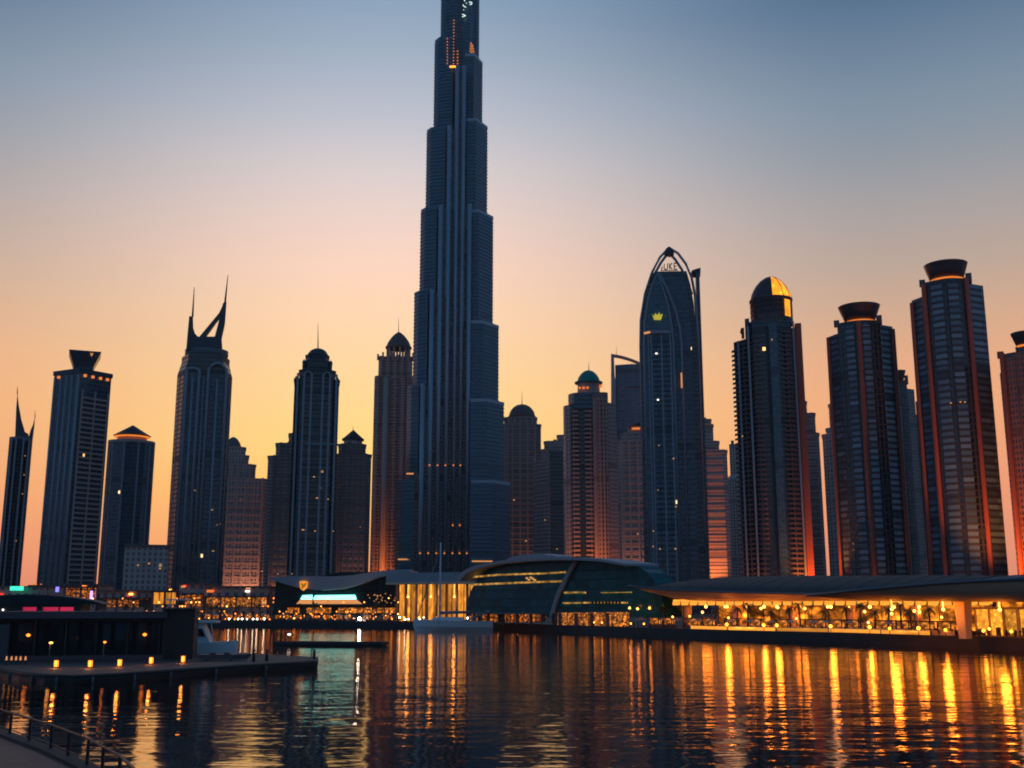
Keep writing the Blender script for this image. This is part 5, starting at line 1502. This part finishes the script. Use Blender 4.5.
for i, (px, d) in enumerate(((664, 12), (684, 14), (716, 13), (738, 9), (748, 12), (772, 13), (790, 10), (801, 13), (826, 11), (848, 14), (861, 9), (876, 12), (889, 10), (902, 12), (912, 9), (931, 12))):
    o = pp[i] if i < 3 else copy_tree(pp[i % 3])
    o.location = G(px, bank_at(px) + d, GZ + .012); o.rotation_euler.z = i * 1.3
    tag(o, 'silhouetted palm tree on the lamplit promenade before the long canopy', 'palm tree', 'palms before the long canopy')
for i in range(20):
    px = rng.uniform(70, 395)
    o = copy_tree(pp[i % 3]); o.location = G(px, bank_at(px) + rng.uniform(6, 16), GZ + .012); o.rotation_euler.z = i * 1.7
    o.scale = (1, 1, rng.uniform(.9, 1.25))
    tag(o, 'small dark palm tree among the shop lights of the left shore', 'palm tree', 'palms on the left shore')

def make_person(pose, cloth, trous):
    me = bpy.data.meshes.new('person')
    st = {'stand': .07, 'walk': .26}[pose]
    V = [(0, 0, .95), (0, 0, 1.2), (0, 0, 1.42), (0, .01, 1.52), (0, -.02, 1.66),
         (-.1, 0, .9), (-.1, -st, .5), (-.1, -st * .6 + .05, .07), (-.1, -st * .6 - .14, .04),
         (.1, 0, .9), (.1, st * .6, .5), (.1, st + .05, .07), (.1, st - .1, .04),
         (-.2, 0, 1.4), (-.26, st * .4, 1.12), (-.25, st * .2 - .1, .88), (.2, 0, 1.4), (.26, -st * .4, 1.12), (.25, -st * .4 - .12, .88)]
    E = [(0, 1), (1, 2), (2, 3), (3, 4), (0, 5), (5, 6), (6, 7), (7, 8), (0, 9), (9, 10), (10, 11), (11, 12), (2, 13), (13, 14), (14, 15), (2, 16), (16, 17), (17, 18)]
    rad = [.14, .14, .15, .06, .11, .1, .07, .05, .05, .1, .07, .05, .05, .07, .05, .04, .07, .05, .04]
    me.from_pydata(V, E, [])
    o = bpy.data.objects.new('person', me)
    COL.objects.link(o)
    o.modifiers.new('skin', 'SKIN'); o.modifiers.new('smooth', 'SUBSURF').levels = 1
    o.modifiers['smooth'].render_levels = 1
    for i, r_ in enumerate(rad):
        me.skin_vertices[0].data[i].radius = (r_, r_ * .8)
    me.skin_vertices[0].data[0].use_root = True
    m, t, b = nmat('person_clothes')
    tcn = t.nodes.new('ShaderNodeTexCoord'); s_ = t.nodes.new('ShaderNodeSeparateXYZ'); t.links.new(tcn.outputs['Object'], s_.inputs[0])
    z = s_.outputs[2]
    c1 = mixc(t, mth(t, 'GREATER_THAN', z, .93), trous, cloth)
    c2 = mixc(t, mth(t, 'GREATER_THAN', z, 1.49), c1, (.3, .17, .11))
    c3 = mixc(t, mth(t, 'GREATER_THAN', z, 1.7), c2, (.015, .012, .01))
    t.links.new(c3, b.inputs['Base Color']); b.inputs['Roughness'].default_value = .8
    me.materials.append(m)
    return o
ps = [make_person('stand', (.05, .05, .07), (.03, .03, .04)), make_person('walk', (.35, .32, .3), (.04, .045, .07)), make_person('stand', (.12, .03, .03), (.05, .04, .04)), make_person('walk', (.02, .02, .025), (.1, .09, .08))]
def person(i, loc, rz, label, group):
    o = ps[i % 4]
    if o.get('label'):
        o = o.copy(); COL.objects.link(o)
    o.location = loc; o.rotation_euler.z = rz
    o.scale = (1, 1, 1) 
    tag(o, label, 'person', group)
for i, px in enumerate((931, 932.5, 934.5, 936.5, 939, 940.5, 948, 950.5, 953, 955, 956.5, 961)):
    person(i, G(px, bank_at(px) + rng.uniform(2.6, 4.5), GZ + .012), rng.uniform(0, 6), 'person in dark clothes in the knot standing by the canopy pillar at the quay', 'people by the canopy pillar')
for i, px in enumerate((966, 972, 977, 979, 983, 988, 999, 1007, 1014, 1016, 1021)):
    person(i + 1, G(px, bank_at(px) + rng.uniform(2.6, 6), GZ + .012), rng.uniform(0, 6), 'person strolling in front of the bright yellow pavilion', 'people before the yellow pavilion')
for i in range(26):
    px = rng.uniform(560, 920)
    person(i, G(px, bank_at(px) + rng.uniform(3.4, 8), GZ + .012), rng.uniform(0, 6), 'person walking on the right promenade between glass hall and canopy', 'people on the right promenade')
for i in range(46):
    px = rng.uniform(100, 470)
    person(i, G(px, bank_at(px) + rng.uniform(1.6, 8), GZ + .012), rng.uniform(0, 6), 'tiny person in the evening crowd on the left shore', 'crowd on the left shore')

def make_stall():
    e = empty('market_stall')
    for sx in (-1.3, 1.3):
        for sy in (-.9, .9):
            mb = MB(); mb.tube([(sx, sy, 0), (sx, sy, 2.3)], .05, 6); mb.build('post', M['dark'], e)
    mb = MB(); mb.prism(rect(-1.6, 1.6, -1.2, 1.2), 2.3, 3.1, rect(-.1, .1, -.1, .1)); mb.build('canvas_roof', M['canvas'], e)
    mb = MB(); mb.box(-1.25, 1.25, -.8, -.3, 0, .95); mb.build('counter', M['brown_stone'], e)
    mb = MB(); mb.box(-1.2, 1.2, .5, .6, 1.0, 2.2); mb.build('lit_back', M['shop'], e)
    return e
st0 = make_stall()
for i in range(24):
    px = 108 + i * 12 + rng.uniform(-5, 5)
    o = st0 if i == 0 else copy_tree(st0)
    o.location = G(px, bank_at(px) + rng.uniform(4, 15), GZ + .012); o.rotation_euler.z = rng.uniform(-.5, .5)
    tag(o, 'small canvas-roofed stall with a lit back among the crowd of the left shore', 'stall', 'stalls along the left shore')
def make_parasol():
    e = empty('parasol')
    mb = MB(); mb.tube([(0, 0, 0), (0, 0, 2.7)], .05, 6); mb.prism(ngon(.35, .35, 8), 0, .08); mb.build('pole', M['dark'], e)
    mb = MB(); mb.prism(ngon(1.5, 1.5, 8), 2.15, 2.75, ngon(.05, .05, 8)); mb.build('canopy', M['canvas'], e)
    return e
pz = make_parasol()
for i in range(14):
    px = 640 + i * 19 + rng.uniform(-5, 5)
    o = pz if i == 0 else copy_tree(pz)
    o.location = G(px, bank_at(px) + rng.uniform(5, 8), GZ + .012)
    tag(o, 'café parasol on the terrace before the long canopy', 'parasol', 'parasols before the long canopy')

# ------------------------------------------------------------------ tower-foot floodlights and added fill lamps
def fill_glow(px, Y, zt, watts, label):  # broad warm lamps, unseen, added to lift the second-row facades
    foot(px, Y, 0, 16, zt, watts, 110, label, (1.0, .45, .24))
def foot(T_px, T_Y, off_px, off_y, zt, watts, size, label, col=(1.0, .30, .06)):
    src_px, src_Y = T_px + off_px, T_Y - off_y
    tgt = G(T_px, T_Y, zt)
    floodlight(src_px, 0, src_Y, tgt, watts, size, col, label)
foot(385, 1290, 1, 15, 60, 1.6e5, 60, 'floodlight at the foot of the plum domed tower')
foot(605, 842, -3, 14, 26, 0.9e5, 100, 'floodlight at the right foot of the green-domed tower')
foot(570, 842, -3, 14, 22, 0.6e5, 90, 'floodlight at the left foot of the green-domed tower')
foot(706, 1040, 1, 16, 50, 3.0e5, 80, 'floodlight at the foot of the reddish stepped block')
foot(812, 748, 6, 14, 70, 2.2e5, 80, 'floodlight beside the terracotta slab of the gold-dome tower', (1.0, .25, .03))
foot(880, 715, 0, 14, 60, 0.11e5, 80, 'floodlight at the foot of the shorter cup-topped tower', (1.0, .26, .04))
foot(960, 665, 0, 14, 60, 0.11e5, 80, 'floodlight at the foot of the taller cup-topped tower', (1.0, .26, .04))
foot(1014, 635, -3, 18, 50, 4.0e5, 80, 'floodlight at the foot of the plum cup tower', (1.0, .27, .04))
foot(765, 745, 0, 20, 30, 0.25e5, 80, 'floodlight before the balconied gold-dome tower')
foot(920, 1240, -6, 20, 60, 1.0e5, 90, 'floodlight at the foot of the grey block between the cup towers', (1.0, .26, .04))

fill_glow(245, 1150, 60, 0.77e5, 'added fill lamp at the foot of the brown ziggurat block')
fill_glow(353, 1150, 60, 0.66e5, 'added fill lamp at the foot of the pyramid-capped block')
fill_glow(520, 1350, 60, 0.88e5, 'added fill lamp at the foot of the round-domed block')
fill_glow(630, 1050, 60, 0.88e5, 'added fill lamp at the foot of the mauve round-topped block')
fill_glow(280, 1100, 60, 0.44e5, 'added fill lamp at the foot of the dusky stepped block')

# ------------------------------------------------------------------ boats, pontoon, pier
# floating pavilion on its pontoon
YF = 126
p = Place('pontoon', 'dark timber pontoon with a bowed front edge carrying the floating pavilion', 'pontoon', 0, 130, 318, 150, z=0)
a, b_ = G(0, 130, 0), G(318, 150, 0)
L = p.len
def pont(px, py, z=0.9):                                # point on the deck plane, in pontoon coordinates
    Y = Yof(py, z); g = G(px, Y, z)
    d = g - p.a
    c, s = cos(-p.rz), sin(-p.rz)
    return (d.x * c - d.y * s, d.x * s + d.y * c)
edge_f = [(-60, 664), (0, 668), (20, 671.5), (45, 674), (75, 675), (110, 673.5), (150, 670.8), (190, 668), (240, 664.8), (290, 662), (318, 660.5)]
outl = [pont(*q) for q in edge_f]
back_ = [pont(318, 657.2), pont(190, 650), pont(0, 649), pont(-60, 648)]
mb = MB(); mb.prism(outl + back_, .35, .9); p.part('deck', mb, M['deck'])
mb = MB(); mb.prism([(x, y + .35) for x, y in outl] + back_, -.4, .35); p.part('float', mb, M['dark'])
mb = MB()
mb.tube([(x, y - .06, .7) for x, y in outl], .11, 6); p.part('rubbing_strake', mb, M['dark'])
PR = p
for k, f in enumerate((1.5, 2.5, 3.4, 4.5, 5.6, 6.5, 7.5, 8.5)):
    i = int(f); q0, q1 = Vector(outl[i]), Vector(outl[i + 1]); v = q0.lerp(q1, f - i)
    mb = MB(); mb.lathe(v.x, v.y - .2, [(0, -.05), (.12, 0), (.15, .15), (.15, .5), (.1, .62), (0.02, .66), (.02, .9)], 8); p.part('fender', mb, M['roof_grey'])
mb = MB()
for k in range(3):
    mb.tube([(outl[8].__getitem__(0) + .32 * cos(a * .5) * (1 - .12 * k), outl[8][1] + 1.6 + .32 * sin(a * .5) * (1 - .12 * k), .93 + .05 * k) for a in range(13)], .035, 5)
p.part('rope_coil', mb, M['canvas'])
def on_deck(px, py, z=.9):
    Y = Yof(py, z); return G(px, Y, z)
q = Place('floating_pavilion', 'long flat-roofed floating pavilion with dark curtained glass walls and a brown end block', 'building', -70, 146, 163, 152, z=.9)
L = q.len
def fx(px): return (px + 70) / 233 * L
zr0, zr1 = 5.35, 6.25
mb = MB(); mb.box(0, L, 0, 9, 0, zr0); q.part('glass_wall', mb, M['pier_glass'])
mb = MB(); mb.box(-.5, L + .3, -1.2, 9.6, zr0, zr1); q.part('roof', mb, M['fascia'])
mb = MB(); mb.box(0, L, -.8, -.05, 0, .55); q.part('plinth', mb, M['fascia'])
for px in (-40, 4, 31, 62, 93, 125, 158):
    mb = MB(); x = fx(px); mb.box(x - .14, x + .14, -.35, -.02, .5, zr0); q.part('column', mb, M['dark'])
for k in range(9):
    px = 10 + k * 16.5 + rng.uniform(-4, 4)
    mb = MB(); n = 8
    x0 = fx(px); wdd = fx(px + rng.uniform(4, 7)) - x0
    pts = [(x0 + wdd * j / n, -.02 - (.1 if j % 2 else 0)) for j in range(n + 1)]
    mb.prism(pts + [(x0 + wdd, .1), (x0, .1)], 1.2, 4.9); q.part('curtain', mb, M['drape'])
mb = MB(); mb.box(fx(161), fx(194), -.6, 8, 0, 6.4); q.part('end_block', mb, M['umber'])
mb = MB(); mb.box(fx(160), fx(195), -.9, 8.3, 6.4, 6.7); q.part('end_roof', mb, M['dark'])
mb = MB(); mb.box(fx(168), fx(172), -.75, -.55, .1, 2.3); q.part('door', mb, M['dark'])
mb = MB(); mb.box(fx(-20), fx(6), -.9, -.1, .5, 4.6); q.part('pale_panel', mb, M['fascia'])
for px, c in ((25, 'amber'), (143, 'amber')):
    mb = MB(); x = fx(px); mb.lathe(x, -.7, [(0, 3.0), (.2, 3.1), (.28, 3.25), (.05, 3.4)], 8); q.part('wall_lamp', mb, M['amber'])

def make_lantern():
    e = empty('deck_lantern')
    mb = MB(); mb.box(-.22, .22, -.22, .22, 0, .12); mb.box(-.22, .22, -.22, .22, .84, .92); mb.prism(rect(-.22, .22, -.22, .22), .92, 1.06, rect(-.04, .04, -.04, .04))
    for sx in (-.2, .2):
        for sy in (-.2, .2):
            mb.box(sx - .025, sx + .025, sy - .025, sy + .025, .12, .84)
    mb.build('frame', M['dark'], e)
    mb = MB(); mb.box(-.17, .17, -.17, .17, .14, .82); mb.build('candle_glass', M['amber'], e)
    l = bpy.data.lights.new('lantern_glow', 'POINT'); l.energy = 60; l.color = (1, .3, .05); l.shadow_soft_size = .2
    o = bpy.data.objects.new('lantern_glow', l); COL.objects.link(o); o.parent = e; o.location = (0, -.4, .6)
    return e
ln0 = make_lantern()
spots = [(56, 668, 'between the first two posts'), (90, 668, 'third from the right end'), (119.5, 667, 'before the pavilion middle, second of the close pair'), (151, 664.5, 'before the right bay of the pavilion'), (183, 663, 'in front of the brown end block')]
for i, (px, py, wtxt) in enumerate(spots):
    o = ln0 if i == 0 else copy_tree(ln0)
    o.location = on_deck(px, py)
    tag(o, ('glowing orange deck lantern nearest the two left lamp posts', 'glowing orange deck lantern left of the thin middle post', 'glowing orange deck lantern right of the thin middle post', 'glowing orange deck lantern before the right-hand glass bay', 'glowing orange deck lantern in front of the brown end block')[i], 'lantern', 'deck lanterns on the pontoon')
def deck_post(px, py, h, lab, lit=True):
    e = empty('deck_lamp_post', on_deck(px, py))
    mb = MB(); mb.tube([(0, 0, 0), (0, 0, h)], [.07, .05], 8); mb.prism(ngon(.16, .16, 8), 0, .06); mb.build('pole', M['roof_grey'], e)
    mb = MB(); mb.bar((-.1, 0, h), (.5 if not lit else .3, 0, h), .1, .08); mb.build('arm', M['dark'], e)
    mb = MB(); mb.lathe(.1, 0, [(0, h - .12), (.24 if lit else .14, h - .06), (.2, h + .06), (0, h + .14)], 10); mb.build('lamp_head', M['warm' if lit else 'amber'], e)
    tag(e, lab, 'lamp post', 'lamp posts on the pontoon')
deck_post(48.5, 663.5, 2.5, 'slender pontoon lamp post with a bright yellow head')
deck_post(102.5, 664, 2.6, 'slender pontoon lamp post with a dim head in the middle', False)
deck_post(181.5, 658, 2.2, 'short pontoon lamp post at the brown end block')
for i, px in enumerate((6, 11, 15.5, 20, 25)):
    e = empty('deck_candle', on_deck(px, 664.8))
    mb = MB(); mb.tube([(0, 0, 0), (0, 0, .55)], .05, 6); mb.build('stem', M['dark'], e)
    mb = MB(); mb.prism(ngon(.1, .1, 8), .55, .62, ngon(.15, .15, 8)); mb.prism(ngon(.12, .12, 8), .62, 1.0, ngon(.08, .08, 8)); mb.build('red_glass', M['peach_band'], e)
    tag(e, 'slim reddish candle light in the row at the far left of the pontoon', 'candle light', 'candle lights at the pontoon end')
for px, py, lab in ((253.5, 661.5, 'dark mooring bollard on the pontoon, left of the close pair'), (266.5, 660.8, 'dark mooring bollard on the pontoon, right of the close pair'), (314, 658.8, 'thick dark bollard at the outer tip of the pontoon')):
    e = empty('mooring_bollard', on_deck(px, py))
    hh = 1.35 if px < 300 else 1.2
    mb = MB(); mb.tube([(0, 0, 0), (0, 0, hh * .75), (0, 0, hh)], [.2, .16, .1], 10); mb.build('post', M['dark'], e)
    mb = MB(); mb.lathe(0, 0, [(0, hh - .1), (.28, hh - .05), (.28, hh + .05), (0, hh + .1)], 10); mb.build('cap', M['dark'], e)
    tag(e, lab, 'bollard', 'bollards on the pontoon')
e = empty('tender_boat', on_deck(222, 660.5)); e.rotation_euler.z = .12
mb = MB(); mb.prism([(-2.8, -.8), (1.6, -.8), (3.2, 0), (1.6, .8), (-2.8, .8)], .15, .8, [(-3, -1.0), (1.8, -1.0), (3.8, 0), (1.8, 1.0), (-3, 1.0)]); mb.build('hull', M['roof_grey'], e)
mb = MB(); mb.box(-1.5, -.9, -.8, .8, .8, 1.0); mb.box(.3, .9, -.8, .8, .8, 1.0); mb.build('thwart', M['deck'], e)
for sx in (-1.8, 1.2):
    mb = MB(); mb.box(sx - .1, sx + .1, -.7, .7, 0, .2); mb.build('cradle', M['dark'], e)
tag(e, 'small grey open boat lying on the pontoon deck behind the bollards', 'boat')

# white motor yacht behind the pontoon
def boat_hull(mb, L, B, D, m=0, sheer=.35, stern=.8):
    n = 12
    secs = []
    for k in range(n + 1):
        f = k / n
        w_ = B / 2 * (stern + (1 - stern) * min(1, f * 3)) * (1 - max(0, (f - .45) / .55) ** 2.2)
        zt = D + sheer * f * f
        x = -L / 2 + L * f
        secs.append([(x, -max(w_, .02), zt), (x - (.0 if f < 1 else 0), -max(w_ * .85, .02), zt * .4), (x - (L * .03 * f * f), -max(w_ * .4, .01), -.25), (x - (L * .03 * f * f), max(w_ * .4, .01), -.25), (x, max(w_ * .85, .02), zt * .4), (x, max(w_, .02), zt)])
    pts = [q_ for s_ in secs for q_ in s_]
    fc = []
    for k in range(n):
        for j in range(5):
            fc.append([k * 6 + j, (k + 1) * 6 + j, (k + 1) * 6 + j + 1, k * 6 + j + 1])
        fc.append([k * 6 + 5, (k + 1) * 6 + 5, (k + 1) * 6, k * 6])
    fc.append([5, 4, 3, 2, 1, 0])
    mb.mesh_faces(pts, fc, m, False)
e = empty('motor_yacht', G(196, 168, 0), .05); e.scale = (1.05, 1, 1.38)
tag(e, 'white motor yacht with a flybridge moored behind the pontoon', 'boat')
mb = MB(); boat_hull(mb, 11.5, 3.6, 1.7); mb.build('hull', M['white'], e)
mb = MB(); mb.prism(rect(-4.6, 2.2, -1.5, 1.5), 1.7, 3.9, rect(-4.4, .8, -1.4, 1.4)); mb.build('cabin', M['white'], e)
mb = MB(); mb.prism(rect(-4.2, 1.4, -1.56, 1.56), 2.5, 3.3, rect(-4.1, .9, -1.52, 1.52)); mb.build('window_band', M['black'], e)
mb = MB(); mb.box(-5.4, 2.8, -1.7, 1.7, 3.9, 4.15); mb.build('flybridge_deck', M['white'], e)
mb = MB(); mb.prism(rect(-4.2, -.2, -1.3, 1.3), 4.15, 5.0, rect(-4.4, -.9, -1.2, 1.2)); mb.build('flybridge', M['white'], e)
mb = MB(); mb.tube([(-4.4, -1.2, 4.9), (-3.8, -1.2, 6.3)], .06, 6); mb.tube([(-4.4, 1.2, 4.9), (-3.8, 1.2, 6.3)], .06, 6); mb.box(-4.6, -1.4, -1.4, 1.4, 6.3, 6.42); mb.build('bimini', M['white'], e)
mb = MB(); mb.tube([(-5.4, -1.6, 1.7), (-5.4, -1.6, 3.9)], .07, 6); mb.tube([(2.6, -1.6, 1.9), (2.2, -1.6, 3.9)], .06, 6); mb.build('stanchion', M['white'], e)

# cruise boat with pink lit windows
e = empty('cruise_boat', G(30, 215, 0), .02)
tag(e, 'dark cruise boat with a low arched roof and glowing pink cabin windows', 'boat')
mb = MB(); boat_hull(mb, 30, 6, 3.2, sheer=.8); mb.build('hull', M['dark'], e)
mb = MB(); mb.box(-13, 10, -2.5, 2.5, 3.2, 8.2); mb.build('cabin', M['dark'], e)
for x0, x1 in ((-1.2, 1.6), (2.6, 8.6)):
    mb = MB(); mb.box(x0, x1, -2.62, -2.45, 6.9, 7.6); mb.build('pink_window', M['pink'], e)
mb = MB(); x = -4.6; mb.lathe(x, -2.7, [(0, 6.9), (.18, 7), (.18, 7.2), (0, 7.3)], 8); mb.build('cabin_lamp', M['headlight'], e)
mb = MB(); n = 14
arc = [(-15 + 29 * k / n, 8.2 + 1.7 * sin(pi * k / n) ** .7) for k in range(n + 1)]
mb.plate(arc + [(13, 8.1), (-14, 8.1)], -3, 3); mb.build('roof', M['roof_blue'], e)
mb = MB(); mb.tube([(-15, -3.05, 8.25)] + [(a_, -3.05, z_) for a_, z_ in arc] + [(14, -3.05, 8.25)], .12, 6); mb.build('roof_trim', M['roof_grey'], e)

# narrow jetty
e = empty('jetty', G(331, 228, 0), .0); tag(e, 'low dark jetty with one small white lamp on the water before the shore', 'jetty')
w0 = (387 - 275) * .213 / 2
mb = MB(); mb.prism([(-w0, .6), (-w0 * .6, -1.3), (w0 * .9, -3.2), (w0, -1.6), (-w0 * .5, 2)], .25, .8); mb.build('deck', M['deck'], e)
mb = MB(); mb.prism([(-w0 * .98, .5), (-w0 * .6, -1.1), (w0 * .9, -3.0), (w0 * .97, -1.7), (-w0 * .5, 1.8)], -.3, .25); mb.build('float', M['dark'], e)
e = empty('jetty_lamp', G(289, 228, .8)); mb = MB(); mb.tube([(0, 0, 0), (0, 0, 1.2)], .06, 6); mb.build('pole', M['dark'], e); mb = MB(); mb.box(-.3, .3, -.12, .12, 1.2, 1.5); mb.build('lamp_head', M['headlight'], e)
tag(e, 'small white lamp on a short pole standing on the jetty', 'lamp')

# sailing yacht
e = empty('sailing_yacht', G(453, 352, 0), 0)
tag(e, 'white sailing yacht with bare mast moored before the golden colonnade', 'sailing boat')
mb = MB(); boat_hull(mb, 25, 5.0, 3.1, sheer=.5, stern=.75); hobj = mb.build('hull', M['white'], e); hobj.rotation_euler.z = pi
mb = MB(); mb.prism(rect(-7, 3.5, -1.6, 1.6), 3.0, 4.3, rect(-6, 3.0, -1.2, 1.2)); mb.build('coachroof', M['white'], e)
mb = MB(); mb.tube([(-4.2, 0, 2), (-4.2, 0, 27.5)], [.34, .2], 8); mb.build('mast', M['white'], e)
mb = MB(); mb.tube([(-4.2, 0, 5.2), (6.5, 0, 5.6)], .13, 8); mb.build('boom', M['roof_grey'], e)
mb = MB(); mb.tube([(-4.0, 0, 5.55), (1, 0, 5.8), (6.2, 0, 5.85)], [.5, .42, .22], 8); mb.build('furled_mainsail', M['sail'], e)
mb = MB(); mb.tube([(-11.8, 0, 2.4), (-8.0, 0, 14), (-4.5, 0, 25)], [.12, .2, .06], 6); mb.build('furled_headsail', M['sail'], e)
mb = MB(); mb.bar((-4.2, -1.6, 14), (-4.2, 1.6, 14), .1, .12); mb.build('spreader', M['roof_grey'], e)
for s_ in (-1, 1):
    mb = MB(); mb.tube([(-4.2, s_ * 2.3, 2.1), (-4.2, s_ * 1.6, 14), (-4.2, 0, 26)], .035, 4); mb.build('shroud', M['dark'], e)
mb = MB(); mb.tube([(11.5, 0, 2.2), (-4.0, 0, 27)], .035, 4); mb.build('backstay', M['dark'], e)
mb = MB(); mb.lathe(-4.2, -.45, [(0, 8.2), (.16, 8.3), (.16, 8.5), (0, 8.6)], 8); mb.build('added_deck_light', M['lit_room'], e)  # small glowing lamp, added to brighten the white hull
mb = MB()
for k in range(6):
    x = 3.5 + 1.3 * k
    mb.prism([(x, -1.9), (x + 1.6, -1.9), (x + 1.6, 1.9), (x, 1.9)], 3.0 + k * .5, 3.5 + k * .56)
mb.build('cockpit_cover', M['sail'], e)

# ------------------------------------------------------------------ near promenade with railing, lower left
wk = [(-110, 700), (-40, 722), (0, 737), (40, 752), (75, 769), (105, 790), (125, 815)]
z_w = 1.55
def gp(px, py, z):
    return G(px, Yof(py, z), z)
front = [gp(a, b_, z_w) for a, b_ in wk]
inn = offs(front, -9)
mb = MB()
for i in range(len(front) - 1):
    a, b_, c, d = front[i], front[i + 1], inn[i + 1], inn[i]
    mb.face([tuple(a), tuple(b_), tuple(c), tuple(d)])
tag(mb.build('walkway', M['slabs']), kind='structure')
mb = MB()
o1 = offs(front, .7)
for i in range(len(front) - 1):
    a, b_ = o1[i], o1[i + 1]; c, d = front[i + 1], front[i]
    mb.face([(*a.xy, -2), (*b_.xy, -2), (*b_.xy, z_w + .14), (*a.xy, z_w + .14)])
    mb.face([(*a.xy, z_w + .14), (*b_.xy, z_w + .14), (c.x, c.y, z_w + .14), (d.x, d.y, z_w + .14)])
    mb.face([(d.x, d.y, z_w - .2), (c.x, c.y, z_w - .2), (c.x, c.y, z_w + .14), (d.x, d.y, z_w + .14)])
tag(mb.build('walkway_kerb', M['concrete']), kind='structure')
r = tag(empty('railing', front[2]), 'dark metal railing curving along the near walkway in the lower corner', 'railing')
line = offs(front, .45)
dense = []
for i in range(len(line) - 1):
    for k in range(4):
        dense.append(line[i].lerp(line[i + 1], k / 4))
dense.append(line[-1])
off = Vector(front[2])
mb = MB(); mb.tube([(v.x - off.x, v.y - off.y, 1.12) for v in dense], .055, 8); mb.build('handrail', M['dark'], r)
mb = MB(); mb.tube([(v.x - off.x, v.y - off.y, .32) for v in dense], .03, 6); mb.build('lower_rail', M['dark'], r)
for v in dense[::2]:
    mb = MB(); x, y = v.x - off.x, v.y - off.y
    mb.box(x - .06, x + .06, y - .04, y + .04, .1, 1.1); mb.build('post', M['dark'], r)

# ------------------------------------------------------------------ the evening haze over the city
mb = MB(); mb.box(-4200, 4200, -400, 3100, -4.2, 760)
hz = mb.build('haze', nmat('evening_haze')[0])
ht_ = hz.data.materials[0].node_tree
ht_.nodes.remove(ht_.nodes['Principled BSDF'])
pv = ht_.nodes.new('ShaderNodeVolumePrincipled')
pv.inputs['Color'].default_value = (0.86, 0.84, 0.86, 1)
pv.inputs['Density'].default_value = HAZE
pv.inputs['Anisotropy'].default_value = 0.3
ht_.links.new(pv.outputs[0], ht_.nodes['Material Output'].inputs['Volume'])
tag(hz, kind='stuff')

bpy.context.view_layer.update()
